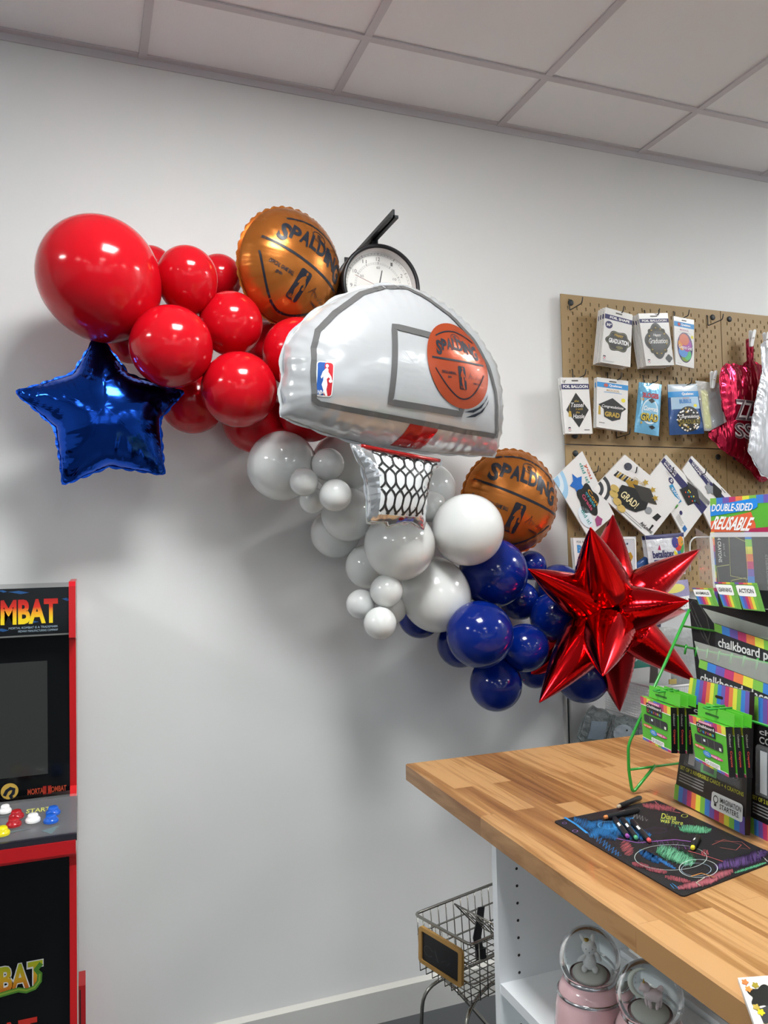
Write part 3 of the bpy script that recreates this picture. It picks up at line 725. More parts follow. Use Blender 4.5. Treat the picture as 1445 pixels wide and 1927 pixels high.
# control panel
cp = Quad((ax0, -.40, .932), (ax1+.002, -.40, .932), (ax1+.002, -.600, .909), (ax0, -.600, .909))
mb = MB(); mb.hexa(cp.map([(0, 0), (1, 0), (1, 1), (0, 1)], -.016), cp.map([(0, 0), (1, 0), (1, 1), (0, 1)], -.001), mat('panel_art', (.028, .027, .038), .25, spec=.3))
for k in range(7):
    y0 = random.random(); poly(cp, mb, [(.3+.1*k, y0), (.45+.08*k, y0*.7+.2), (.7+.04*k, y0*.7+.22), (.5+.06*k, y0*.8+.12)], flat('2f5a5c'), .0002)
def cq(px, py):
    q = PP(px, py, Vector(cp.c[0]), Vector(cp.n)); return ((q.x-ax0)/(ax1+.002-ax0), (q.y+.6)/.2)
sa, sb_ = cq(49, 1530), cq(95, 1520); text(cp, mb, 'START', sa[0], sa[1]-.02, sb_[0], sb_[1]+.03, flat('c8c81e'), .0006, .02)
mb.box((ax0, -.602, .868), (ax1, -.596, .895), flat('b5151b', .3)); mb.box((ax0, -.598, .862), (ax1, -.42, .868), flat('b5151b', .3)); mb.build('control_panel', t)
mb = MB(); mb.hexa(cp.map([(0, 0), (1, 0), (1, 1), (0, 1)], .002), cp.map([(0, 0), (1, 0), (1, 1), (0, 1)], .005), m_clear); mb.build('clear_cover', t)
for px, py, col, r_ in ((31, 1541, 'b01c24', .0135), (26, 1556, 'b01c24', .0135), (62, 1548, 'f2f2f0', .0135), (100, 1534, '1c5ec8', .0135), (96, 1549, '1c5ec8', .0135), (10, 1531, 'f2f2f0', .0115), (4, 1573, 'e8d81c', .0135)):
    u, v = cq(px, py); c = cp.map([(u, v)], .004)[0]; X = Matrix.Translation(Vector(c)) @ Vector(cp.n).to_track_quat('Z', 'Y').to_matrix().to_4x4()
    mb = MB(); mb.lathe([(r_*1.15, 0), (r_*1.15, .004), (r_*1.0, .007), (r_*.82, .008), (r_*.80, .013), (r_*.7, .015), (.0005, .0148)], flat(col, .2), 28, X); o = mb.build('button', t); o['label'] = {'b01c24': 'red', 'f2f2f0': 'white', '1c5ec8': 'blue', 'e8d81c': 'yellow'}[col]+' push button'
# lettering on the lower front
g2 = ramp_mat('lettering_acid', 2, .50, .56, [(0, h2('c8481c')), (.5, h2('e0b020')), (1, h2('b8cc20'))])
mb = MB(); pl_ = on_plane(-.4402)
a = P(82, 1803, -.4405); b = P(82, 1856, -.4405); hg = a.z-b.z
g2.node_tree.nodes['Map Range'].inputs[1].default_value = b.z; g2.node_tree.nodes['Map Range'].inputs[2].default_value = a.z
text(pl_, mb, 'MORTAL KOMBAT', a.x-hg*6.6, b.z, a.x, a.z, m_pure, .0006, .075)
text(pl_, mb, 'MORTAL KOMBAT', a.x-hg*6.55, b.z+.002, a.x-.002, a.z-.002, g2, .0012, .03)
q = [P(x, y, -.4405) for x, y in ((-60, 1880), (-20, 1866), (0, 1872), (20, 1866), (35, 1862), (50, 1864), (65, 1858), (74, 1846), (75, 1832), (68, 1824), (78, 1812))]
stroke(pl_, mb, [(p.x, p.z) for p in q], .011, flat('4f8a2c'), .0018); stroke(pl_, mb, [(q[k].x, q[k].z+.001) for k in range(2, 9)], .004, flat('8fae3a'), .0024)
a = P(70, 1912, -.4405); b = P(70, 1960, -.4405); text(pl_, mb, 'MORTAL KOMBAT', a.x-.5, b.z, a.x, a.z, flat('c02a20'), .001, .04)
mb.build('front_artwork', t)
c0 = P(143, 1843, -.06); c1 = P(161, 1843, -.06)
mb = MB(); mb.box((c0.x-.04, -.10, 0), (c1.x, -.02, c0.z), flat('b01c22', .35)); mb.box(((c0.x+c1.x)/2-.003, -.1005, .02), ((c0.x+c1.x)/2, -.0995, c0.z-.01), m_black)
tag(mb.build('red_panel'), 'narrow red panel with a dark slit standing on the floor behind the arcade cabinet', 'panel')

# ================================================================== COUNTER AND SHELF UNIT
CT = .985
tl = (.715, -.660); bl_ = (.684, -2.05)
mb = MB(); top = [(tl[0], tl[1]), (2.35, -.668), (2.35, -2.05), bl_]
bev = .003
inn = [(x+(bev if i in (0, 3) else -bev), y+(-bev if i < 2 else bev)) for i, (x, y) in enumerate(top)]
vs = [(x, y, CT-.038) for x, y in top]+[(x, y, CT-bev) for x, y in top]+[(x, y, CT) for x, y in inn]
fs = [(3, 2, 1, 0), (8, 9, 10, 11)]+[(k, (k+1) % 4, 4+(k+1) % 4, 4+k) for k in range(4)]+[(4+k, 4+(k+1) % 4, 8+(k+1) % 4, 8+k) for k in range(4)]
vs = [(x, y, z) for x, y, z in vs]; mb.add(vs, [f[::-1] if False else f for f in fs], m_wood)
tag(mb.build('countertop'), 'thick butcher block wooden countertop at the lower right', 'countertop')
SX, SXb = .716, .985
t = thing('shelf_unit', (.85, -1.6, 0), 'white open shelf unit with rows of peg holes, under the wooden countertop', 'shelf')
def panel(name, y0, y1, holes):
    mb = MB(); mb.box((SX, y0, .0), (SXb+.02, y1, .9465), m_mela)
    if holes:
        for X_ in (.758, .944):
            for k in range(26):
                z = .893-.0318*k
                mb.lathe([(.0028, 0), (.0001, .0002)], m_black, 10, Matrix.Translation((X_, y0-.0004, z)) @ Matrix.Rotation(math.pi/2, 4, 'X'))
    mb.build(name, t)
panel('side_panel', -1.10, -1.082, True); panel('side_panel', -1.98, -1.962, False)
mb = MB(); mb.box((SXb, -1.962, .06), (SXb+.012, -1.10, .7), m_mela); mb.box((SXb+.001, -1.962, .72), (SXb+.013, -1.10, .9465), m_mela); mb.build('back_panel', t)
for z in (.690, .38, .06):
    mb = MB(); mb.box((SX+.002, -1.962, z-.018), (SXb-.004, -1.10, z), m_mela); mb.build('shelf', t)

# ================================================================== SNOW GLOBES
m_pink = mat('pink_ceramic', (.80, .52, .54), .22, coat=.6); m_figure = mat('white_ceramic', (.84, .84, .84), .3, sss=.1)
m_gold = mat('gold_paint', (.5, .32, .06), .3, .8); m_liquid = mat('globe_liquid', (.90, .955, .955), .0, trans=1, ior=1.16)
m_ring = mat('silver_band', (.6, .6, .62), .15, 1)
def globe(px, py, d_, kind, label):
    c = CAM+ray(px, py)*d_; c.z = .823; R = .049
    t = thing('snow_globe', (c.x, c.y, .690), label, 'snow globe', 'snow globes on the shelf'); X = Matrix.Translation((c.x, c.y, .690))
    mb = MB(); mb.lathe([(.0005, 0), (.056, 0), (.058, .004), (.058, .03), (.056, .06), (.050, .088), (.046, .096), (.040, .101), (.0005, .102)], m_pink, 48, X); mb.build('base', t)
    for r_, z in ((.0578, .022), (.0528, .080)):
        mb = MB(); mb.lathe([(r_, z-.0022), (r_+.0012, z-.001), (r_+.0012, z+.002), (r_-.0006, z+.0032)], m_ring, 48, X); mb.build('band', t)
    mb = MB(); mb.lathe([(.0405, .0995), (.0425, .1035), (.0405, .106)], m_ring, 48, X); mb.build('collar', t)
    mb = MB(); prof_ = []
    zc = c.z-.690
    for k in range(0, 25):
        a = math.pi*k/24*.815; prof_.append((max(R*math.sin(a), .0003), zc+R*math.cos(a)))
    prof_.append((.0003, prof_[-1][1])); mb.lathe(prof_, m_liquid, 64, X); mb.build('glass_dome', t)
    mb = MB(); mb.lathe([(.0003, .112), (.02, .1118), (.034, .108), (.0345, .1005), (.0003, .1005)], mat('globe_floor', (.62, .63, .58), .6), 40, X); mb.build('snow_bed', t)
    o = Vector((c.x, c.y, .690+.111)); s = .00140
    # local frame for figures facing the camera
    f_ = (CAM-o); f_.z = 0; f_.normalize(); r_ = Vector((0, 0, 1)).cross(f_)
    def L(x, y, z): return o+r_*(x*s)+f_*(y*s)+Vector((0, 0, 1))*(z*s)
    mb = MB(); Rx = Matrix.Rotation(math.atan2(f_.y, f_.x)+math.pi/2, 3, 'Z')
    def E(x, y, z, a, b, c_, m, tilt=0): mb.ball(L(x, y, z), (a*s, b*s, c_*s), m, 16, Rx @ Matrix.Rotation(math.radians(tilt), 3, 'Y'))
    if kind == 'rabbit':
        for q in ((0, 0, 12, 9, 8, 12), (0, 0, 30, 10, 9, 9.5), (-7, 4, 3, 4, 7, 4), (7, 4, 3, 4, 7, 4)): E(*q, m_figure)
        E(-8, 0, 40, 2.4, 2, 6, m_figure, -32); E(4.5, 0, 41, 2.6, 2, 6, m_figure, 6); E(-10, 4, 17, 3, 3, 8, m_figure, 50); E(11, 3, 21, 3, 3, 8, m_figure, -35)
    else:
        for q in ((4, 0, 17, 12, 7, 8), (-5, 3, 27, 6, 5.5, 5.5), (-9, 5, 25, 3.5, 3.5, 3)): E(*q, mat('pale_pink_ceramic', (.80, .66, .68), .3))
        for x in (-4, 0, 9, 13): E(x, 2 if x in (0, 9) else -3, 6, 2.4, 2.4, 7, m_figure, 8 if x > 5 else -8)
        E(12, -3, 22, 4, 3, 7, m_pink, 30)
    fig = mb.build('rabbit_figure' if kind == 'rabbit' else 'unicorn_figure', t)
    rm = fig.modifiers.new('Remesh', 'REMESH'); rm.mode = 'VOXEL'; rm.voxel_size = .0011; rm.use_smooth_shade = True
    mb = MB()
    if kind == 'rabbit':
        mb.lathe([(.0035, 0), (.0042, .004), (.003, .0042)], m_gold, 12, Matrix.Translation(L(-3, 2, 38))); mb.build('crown', fig)
        mb = MB()
        for x in (-4, 4): mb.ball(L(x, 8.8, 31), .0008, m_black, 8)
        mb.ball(L(0, 9.3, 27), .0008, m_black, 8); mb.build('face', fig)
    else:
        mb.lathe([(.0018, 0), (.0003, .007)], m_gold, 10, Matrix.Translation(L(-6, 5, 32))); mb.build('horn', fig)
        mb = MB(); pts = []; a0, a1 = math.radians(75), math.radians(290)
        n = 22; ctr_ = (-6, 26)
        rr = []
        for k in range(n+1):
            a = a0+(a1-a0)*k/n; pts.append(L(ctr_[0]+17*math.cos(a), -6, ctr_[1]+17*math.sin(a))); rr.append(.0006+.0042*math.sin(math.pi*k/n))
        mb.tube(pts, rr, mat('moon_cream', (.75, .78, .70), .4), 12); mb.build('crescent_moon', t)
globe(1109, 1803, 1.30, 'rabbit', 'pink snow globe with a white crowned rabbit inside, left on the shelf')
globe(1222, 1872, 1.19, 'unicorn', 'pink snow globe with a small unicorn and a crescent moon, right on the shelf')

# ================================================================== PEGBOARDS
YP = -.026
pA, pB, pC = P(1055, 552.5, YP), P(1354.5, 581, YP), P(1063.5, 836, YP)
bw, bh = pB.x-pA.x, pA.z-P(1062, 835, YP).z
pz = pA.z
def pegmesh():
    mb = MB(); nx, nz = 38, 28; cx, cz = bw/nx, bh/nz; y = 0; d = .005
    hw, hl = .0026, .0072
    for i in range(nx):
        for k in range(nz):
            x0, z0 = i*cx, -k*cz; x1, z1 = x0+cx, z0-cz; xm, zm = (x0+x1)/2, (z0+z1)/2
            edge = i in (0, nx-1) or k in (0, nz-1)
            if (i+k) % 2 and not edge:
                c = [(x0, y, z0), (x1, y, z0), (x1, y, z1), (x0, y, z1)]
                h = [(xm-hw, y, zm+hl-.002), (xm, y, zm+hl), (xm+hw, y, zm+hl-.002), (xm+hw, y, zm-hl+.002), (xm, y, zm-hl), (xm-hw, y, zm-hl+.002)]
                b = [(a, d, e) for a, _, e in h]
                f = [(0, 4, 5), (0, 5, 1), (1, 5, 6), (1, 6, 7, 2), (2, 7, 8), (2, 8, 3), (3, 8, 9), (3, 9, 4, 0)]
                f += [(4+q, 4+(q+1) % 6, 10+(q+1) % 6, 10+q) for q in range(6)]
                mb.add(c+h+b, [t[::-1] for t in f], m_peg)
            else: mb.add([(x0, y, z0), (x1, y, z0), (x1, y, z1), (x0, y, z1)], [(3, 2, 1, 0)], m_peg)
    mb.add([(0, 0, 0), (bw, 0, 0), (bw, 0, -bh), (0, 0, -bh), (0, d, 0), (bw, d, 0), (bw, d, -bh), (0, d, -bh)], [(0, 1, 5, 4), (1, 2, 6, 5), (2, 3, 7, 6), (3, 0, 4, 7)], m_peg)
    for x, z in ((.04, -.03), (bw-.04, -.03), (.04, -bh+.03), (bw-.04, -bh+.03)):
        mb.lathe([(.011, 0), (.011, .004), (.008, .006), (.0005, .006)], m_blackm, 20, Matrix.Translation((x, 0, z)) @ Matrix.Rotation(math.pi/2, 4, 'X'))
        mb.lathe([(.008, 0), (.008, .020)], m_blackm, 12, Matrix.Translation((x, 0, z)) @ Matrix.Rotation(-math.pi/2, 4, 'X'))
    o = mb.build('pegboard', world=True); me = o.data; bpy.data.objects.remove(o); return me
pm = pegmesh(); lb = ['upper left', 'upper right', 'lower left', 'lower right']
lbl = ['brown pegboard panel holding the graduation packs, the upper left one', 'brown pegboard panel behind the hanging red and silver foil jerseys', 'brown pegboard panel holding the slanted packs, behind the starburst', 'brown pegboard panel at the right edge behind the rainbow sign']
for k, (i, j) in enumerate(((0, 0), (1, 0), (0, 1), (1, 1))):
    o = bpy.data.objects.new('pegboard', pm); S.collection.objects.link(o); o.location = (pA.x+i*(bw+.004), YP, pz-j*(bh+.004)); tag(o, lbl[k], 'pegboard', 'brown pegboard panels on the wall')
# slotted wall rail under the pegboards
r0 = P(1063, 1310, -.01)
mb = MB(); mb.box((r0.x, -.014, .0), (r0.x+.006, -.0005, r0.z+.15), m_trimw); mb.box((r0.x+.006, -.006, .0), (r0.x+.016, -.0005, r0.z+.15), m_blackm); mb.box((r0.x+.016, -.014, .0), (r0.x+.022, -.0005, r0.z+.15), m_trimw)
tag(mb.build('wall_rail'), 'narrow white slotted rail on the wall below the left edge of the pegboard', 'rail')

def hook(px, py, label, ln=.085, Yb=YP):
    """px,py: where the arm leaves the vertical back wire"""
    p = P(px, py, Yb-.004); mb = MB(); x, z = p.x, p.z
    pts = [(x, Yb+.003, z+.042), (x, Yb-.004, z+.040), (x, Yb-.004, z), (x, Yb-ln+.006, z+.004), (x, Yb-ln, z+.024)]
    mb.tube(fillet(pts, .007), .0019, m_blackm, 8); o = mb.build('pegboard_hook'); tag(o, label, 'hook', 'black wire pegboard hooks'); return p
hk = [(1072, 584, 'empty black wire hook in the top left corner of the pegboard'), (1148, 600, 'black wire hook holding the stack with the 30 inch graduation cloud packs'), (1214, 604, 'black wire hook holding the stack of scalloped happy graduation packs'),
      (1269, 606, 'black wire hook holding the oval rainbow pack'), (1332, 613, 'empty black wire hook near the top right corner of the left pegboard'), (1078, 716, 'black wire hook holding the black diamond pack'),
      (1144, 722, 'black wire hook holding the pack with the graduation cap'), (1211, 727, 'black wire hook holding the light blue pouch'), (1274, 731, 'black wire hook holding the blue bubble balloon pouch'),
      (1160, 824, 'empty black wire hook below the graduation cap pack'), (1101, 893, 'black wire hook at the far left of the slanted row of packs'), (1172, 895, 'black wire hook holding the slanted gold and black pack'), (1240, 895, 'black wire hook holding the slanted purple banded balloon pack'), (1300, 897, 'black wire hook holding the slanted holographic pack')]
for px, py, l in hk: hook(px, py, l)

# ---- packs
W0 = flat('eceae6', .3); GD = flat('b99a3c', .35); BK = flat('20201f', .35); QB = flat('2f8fd0'); PK = flat('8a3d86'); LB = flat('7fb8dc', .25); YL = flat('e0d22c'); GY = flat('8f9396')
m_bagw = mat('pack_white', h2('e6e5e2'), .16, coat=.5, bump=((40, 40, 40), .12, .004))
m_bagb = mat('pack_blue', h2('6fb0d4'), .14, .3, coat=.7, bump=((50, 50, 50), .4, .006))
m_bagn = mat('pack_deep_blue', h2('2a4f86'), .16, .2, coat=.6, bump=((45, 45, 45), .3, .005))
NW, NHt = 10, 10
def pack(px4, Y, draw, label, base=None, th=.006, bulge=0, n=1, dy=.009, behind=None, group='foil balloon packs on the pegboard', name='balloon_pack', Ys=None, cat='balloon pack'):
    base = base or m_bagw; out = []
    for k in range(n):
        Yk = [y+k*dy for y in (Ys or [Y]*4)]
        c0 = [P(x, y, Y if Ys is None else Ys[i]) for i, (x, y) in enumerate(px4)]
        jx = 0 if k == 0 else (rng.rand()-.5)*.004; jz = 0 if k == 0 else (rng.rand()-.5)*.004
        c = [v+Vector((jx, k*dy, jz)) for v in c0]
        q = Quad(*[tuple(v) for v in c], bulge=bulge)
        g = [(i/NW, j/NHt) for j in range(NHt+1) for i in range(NW+1)]
        V1 = q.map(g, 0); V0 = q.map(g, 0)-np.array(q.n)*(th+2*(V1-q.map(g, 0)+0)) if False else (lambda A: A-q.n*th)(q.map(g, 0)-q.n*2*bulge*np.sqrt(np.clip(np.array([16*u*(1-u)*v*(1-v) for u, v in g]), 0, 1))[:, None])
        mb = MB(); F = [(j*(NW+1)+i, j*(NW+1)+i+1, (j+1)*(NW+1)+i+1, (j+1)*(NW+1)+i) for j in range(NHt) for i in range(NW)]
        mb.add(V1, F, base, bool(bulge)); mb.add(V0, [f[::-1] for f in F], base, bool(bulge))
        ring = [i for i in range(NW+1)]+[(j+1)*(NW+1)-1 for j in range(1, NHt+1)]+[NHt*(NW+1)+i for i in range(NW-1, -1, -1)]+[j*(NW+1) for j in range(NHt-1, 0, -1)]
        R_ = len(ring); mb.add([V1[i] for i in ring]+[V0[i] for i in ring], [(a, (a+1) % R_, R_+(a+1) % R_, R_+a) for a in range(R_)], base)
        if draw and (k == 0 or n > 1): draw(q, mb)
        pos = ['', ', second from the front', ', third from the front', ', fourth from the front', ', fifth from the front', ', last at the back'][min(k, 5)]
        o = mb.build(name); tag(o, label+(', front one of its stack' if n > 1 and k == 0 else pos), cat, group); out.append(o)
    return out
H_ = .0006
def band(q, mb, v0, v1, m, s=None, tm=None, u0=.15, u1=.9): 
    rect(q, mb, .0, v0, 1, v1, m, H_)
    if s: text(q, mb, s, u0, v0+(v1-v0)*.22, u1, v1-(v1-v0)*.22, tm or m_pure, H_*2, .03)
def holes_(q, mb, m=None): poly(q, mb, rrect(.38, .93, .62, .955, .01, asp=1.6), m or flat('55504a'), H_)
def blob(cx, cy, rx, ry, lob, amp, n=72, ph=0): return [(cx+rx*(1+amp*math.cos(lob*2*math.pi*k/n+ph))*math.cos(2*math.pi*k/n), cy+ry*(1+amp*math.cos(lob*2*math.pi*k/n+ph))*math.sin(2*math.pi*k/n)) for k in range(n)]
def lines(q, mb, u0, v0, u1, n, dv, m=None, t=.006):
    for k in range(n): rect(q, mb, u0, v0-k*dv, u1-(.1*(u1-u0) if k % 2 else 0), v0-k*dv+t, m or GY, H_)
def logo_box(q, mb, u, v):
    poly(q, mb, rrect(u, v, u+.09, v+.075, .01, asp=1.5), flat('3a3340'), H_); poly(q, mb, rrect(u+.008, v+.006, u+.082, v+.052, .008, asp=1.5), m_pure, H_*1.5); poly(q, mb, ell(u+.045, v+.03, .022, .014, 12), flat('c2304a'), H_*2)
def dA(q, mb):
    holes_(q, mb); band(q, mb, .80, .885, m_navy, 'FOIL SHAPE', u0=.18)
    poly(q, mb, ell(.17, .70, .13, .068, 24), m_navy, H_); text(q, mb, '30"', .08, .675, .26, .725, m_pure, H_*2, .03)
    poly(q, mb, blob(.54, .43, .42, .185, 6, .09), BK, H_); stroke(q, mb, blob(.54, .43, .385, .165, 6, .09), .012, flat('77775a'), H_*2, True)
    text(q, mb, 'Happy', .38, .50, .70, .57, GD, H_*3, .02, .2); text(q, mb, 'GRADUATION', .20, .38, .90, .47, m_pure, H_*3, .04)
    poly(q, mb, ell(.58, .32, .13, .03, 14), flat('6d6842'), H_*3); logo_box(q, mb, .06, .06); lines(q, mb, .06, .04, .45, 2, .015)
def dB(q, mb):
    holes_(q, mb); band(q, mb, .82, .895, m_navy, 'FOIL BALLOON', u0=.08, u1=.92)
    poly(q, mb, blob(.52, .47, .40, .31, 4, .12), BK, H_); poly(q, mb, blob(.52, .47, .36, .28, 8, .10), flat('3a3728'), H_*2); poly(q, mb, blob(.52, .47, .30, .20, 8, .05), BK, H_*3)
    text(q, mb, 'Happy', .38, .54, .66, .61, m_pure, H_*4, .01, .3); text(q, mb, 'Graduation', .20, .42, .86, .52, m_pure, H_*4, .01, .3)
    for k in range(12):
        a = k*.55; poly(q, mb, ell(.52+.30*math.cos(a), .47+.25*math.sin(a), .03, .012, 8), GD, H_*4)
    poly(q, mb, blob(.84, .13, .11, .07, 4, .12), BK, H_); logo_box(q, mb, .08, .05)
def dC(q, mb):
    holes_(q, mb); band(q, mb, .80, .90, QB, 'Qualatex', u0=.34, u1=.82); poly(q, mb, ell(.24, .85, .07, .035, 14), flat('b03a3a'), H_*2)
    text(q, mb, 'MICROFOIL', .28, .725, .72, .76, flat('a04a78'), H_*2, .01); lines(q, mb, .2, .69, .82, 1, .02)
    q2 = ell(.52, .39, .40, .31, 40); poly(q, mb, q2, flat('4a3c66', .2), H_)
    for (cx, cy, rx, ry, c) in ((.48, .55, .25, .12, 'c8684a'), (.36, .44, .2, .12, 'd8903c'), (.62, .45, .24, .14, 'a0489a'), (.42, .30, .24, .12, '5a8fd0'), (.64, .26, .2, .12, '58b478'), (.52, .17, .2, .07, '7a9a3a')): poly(q, mb, ell(cx, cy, rx, ry, 24), flat(c, .2), H_*(1.2+cy))
    text(q, mb, 'Congrats Grad', .18, .33, .88, .43, m_pure, H_*4, .01, .3); poly(q, mb, ell(.90, .63, .06, .035, 12), YL, H_); lines(q, mb, .08, .04, .3, 1, .02)
def dD(q, mb):
    holes_(q, mb); text(q, mb, '18"', .06, .90, .18, .955, BK, H_, .01); band(q, mb, .79, .885, m_navy, 'FOIL BALLOON', u0=.05, u1=.95)
    poly(q, mb, [(.50, .73), (.92, .42), (.52, .11), (.10, .42)], BK, H_); 
    for s_, a, b, c, d, m_ in (('the', .42, .56, .58, .60, GD), ('Tassel', .28, .47, .76, .55, m_pure), ('is worth', .44, .42, .70, .46, GD), ('the', .44, .36, .58, .40, GD), ('Hassle', .32, .27, .74, .35, m_pure)): text(q, mb, s_, a, b, c, d, m_, H_*2, .005, .3)
    stroke(q, mb, [(.24, .52), (.22, .44), (.21, .36)], .012, GD, H_*2); poly(q, mb, [(.18, .40), (.26, .40), (.28, .30), (.16, .30)], GD, H_*2.5); logo_box(q, mb, .12, .04); lines(q, mb, .70, .06, .90, 1, .02, BK, .012)
def dE(q, mb):
    holes_(q, mb); band(q, mb, .81, .91, QB, 'Qualatex', u0=.38, u1=.80); poly(q, mb, ell(.28, .86, .07, .035, 14), flat('c05a4a'), H_*2)
    text(q, mb, 'MICROFOIL', .30, .745, .72, .785, flat('c8a870'), H_*2, .01); lines(q, mb, .22, .72, .80, 1, .02, QB, .008)
    poly(q, mb, [(.50, .62), (.95, .44), (.80, .36), (.76, .22), (.50, .16), (.24, .23), (.22, .38), (.05, .46)], BK, H_)
    text(q, mb, 'Congratulations', .16, .40, .86, .47, m_pure, H_*2, .01, .3); text(q, mb, 'GRAD', .26, .24, .74, .34, GD, H_*2, .05)
    poly(q, mb, [(.06, .44), (.12, .44), (.13, .26), (.05, .26)], GD, H_); poly(q, mb, ell(.85, .60, .07, .04, 12), YL, H_); lines(q, mb, .08, .10, .26, 1, .02, BK, .01)
def dF(q, mb):
    text(q, mb, '3LOGES', .16, .70, .86, .80, flat('b02c38'), H_*2, .05); text(q, mb, '16', .10, .64, .24, .70, flat('d8a03c'), H_*2, .03)
    poly(q, mb, ell(.52, .44, .34, .24, 40), flat('b8dcec', .15), H_); poly(q, mb, ell(.52, .44, .30, .21, 40), flat('8cc0dc', .15), H_*1.3); stroke(q, mb, ell(.52, .44, .34, .24, 40), .02, flat('e8eef0', .15), H_*1.6, True)
    text(q, mb, 'Congrats', .24, .42, .84, .54, m_pure, H_*3, .02, .3); text(q, mb, 'GRAD', .15, .24, .88, .40, BK, H_*3, .09); text(q, mb, 'GRAD', .15, .25, .88, .40, flat('c9b23c'), H_*4.5, .03)
    poly(q, mb, [(.40, .66), (.56, .70), (.70, .65), (.55, .60)], BK, H_*3); poly(q, mb, [(.52, .15), (.66, .18), (.80, .14), (.66, .10)], BK, H_*3); poly(q, mb, ell(.2, .2, .04, .025, 10), GD, H_*3)
def dG(q, mb):
    rect(q, mb, 0, .80, 1, 1, flat('b8c6d0', .2), H_*.5); band(q, mb, .74, .85, QB, 'Qualatex', u0=.40, u1=.80); text(q, mb, 'BUBBLE', .30, .61, .68, .69, flat('3c7fc0'), H_*2, .04); text(q, mb, 'BALLOON', .42, .70, .62, .725, flat('b03040'), H_*2)
    rect(q, mb, .06, .50, .95, .738, flat('a8c4da', .2), H_*.6)
    poly(q, mb, ell(.56, .30, .36, .25, 40), BK, H_); r = random.Random(3)
    for k in range(46):
        a = r.uniform(0, 6.28); d = r.uniform(.55, .97); cx, cy = .56+.36*d*math.cos(a), .30+.25*d*math.sin(a); poly(q, mb, blob(cx, cy, .03, .018, 3, .3, 9, a), m_pure if k % 3 else GD, H_*2)
    text(q, mb, 'Congratulations', .26, .30, .88, .38, m_pure, H_*3, .015, .3); text(q, mb, 'GRADUATE', .26, .20, .88, .29, BK, H_*3, .09); text(q, mb, 'GRADUATE', .26, .20, .88, .29, flat('8f7f2c'), H_*4, .02); poly(q, mb, ell(.80, .56, .06, .032, 12), YL, H_)
def dK(q, mb):
    for r_, c in ((.34, '9cc8e4'), (.24, 'd8e8f0'), (.15, '9cc8e4')): poly(q, mb, [(0, 0)]+[(r_*math.cos(math.radians(a)), r_*math.sin(math.radians(a))*.9) for a in range(0, 91, 10)], flat(c), H_*(1+(.4-r_)*3))
    text(q, mb, 'you', .16, .84, .38, .92, flat('c8502c'), H_*3, .01, rot=-10); text(q, mb, 'did it!', .10, .74, .40, .82, flat('2c8f8a'), H_*3, .01, rot=-10)
    st_ = [(.30+.17*(1 if k % 2 == 0 else .55)*math.cos(math.radians(90+36*k+15)), .47+.21*(1 if k % 2 == 0 else .55)*math.sin(math.radians(90+36*k+15))) for k in range(10)]; poly(q, mb, st_, flat('2f6fc0', .2), H_*3)
    poly(q, mb, blob(.58, .52, .22, .27, 5, .13), BK, H_*4)
    for s_, v_, c in (('Con', .62, 'c8902c'), ('grats', .52, '3c9fb0'), ('Grads', .42, 'c04a6a')): text(q, mb, s_, .46, v_, .72, v_+.09, flat(c), H_*6, .02, rot=8)
    poly(q, mb, ell(.74, .22, .17, .17, 24), flat('dce8ee'), H_*4); text(q, mb, 'did it!', .62, .18, .86, .28, flat('2c8f8a'), H_*6, .01); poly(q, mb, [(.93, .62), (.98, .50), (.96, .36), (.86, .42), (.84, .54)], flat('9c4a78', .25), H_*3)
def dL(q, mb):
    poly(q, mb, ell(.14, .84, .055, .085, 20), flat('3a3c48'), H_)
    for r_, c in ((.30, '3a3c40'), (.24, 'e8e6e2'), (.18, '3a3c40'), (.12, 'e8e6e2')): poly(q, mb, [(0, 0)]+[(r_*.75*math.cos(math.radians(a)), r_*1.2*math.sin(math.radians(a))) for a in range(0, 91, 10)], flat(c), H_*(1+(.4-r_)*3))
    stroke(q, mb, [(.06, .62), (.20, .66), (.34, .72)], .008, GD, H_*2)
    for k in range(7):
        u = .08+.035*k; poly(q, mb, [(u, .63+.012*k), (u+.018, .635+.012*k), (u+.026, .50+.012*k), (u-.01, .50+.012*k)], GD if k % 2 else BK, H_*2)
    poly(q, mb, blob(.36, .60, .09, .11, 4, .25), flat('a8842c', .3), H_*3); text(q, mb, 'CONGRATS', .30, .72, .50, .77, GD, H_*3)
    poly(q, mb, [(.24, .46), (.40, .58), (.66, .56), (.70, .40), (.62, .22), (.40, .10), (.26, .22)], BK, H_*4); poly(q, mb, [(.34, .62), (.56, .78), (.78, .62), (.58, .48)], flat('35322c'), H_*4.5)
    text(q, mb, 'GRAD!', .31, .25, .58, .40, flat('e8dca8'), H_*7, .02)
    for u, v in ((.24, .20), (.34, .13), (.44, .08), (.20, .30)): poly(q, mb, ell(u, v, .065, .07, 16), flat('c9ad62', .3), H_*5)
    for u, v in ((.46, .82), (.60, .80), (.70, .70)): poly(q, mb, [(u+.05*(1 if k % 2 == 0 else .45)*math.cos(.63*k), v+.07*(1 if k % 2 == 0 else .45)*math.sin(.63*k)) for k in range(10)], GD, H_*6)
    poly(q, mb, ell(.74, .42, .05, .07, 18), GY, H_*3); poly(q, mb, [(.86, .50), (.93, .50), (.92, .36), (.84, .36)], BK, H_*2); poly(q, mb, [(.90, .26), (.93, .26), (.925, .14), (.905, .14)], BK, H_*2)
    lines(q, mb, .50, .085, .86, 2, .04, GY, .014); text(q, mb, 'AirLoonz', .76, .10, .97, .17, BK, H_*3, .02)
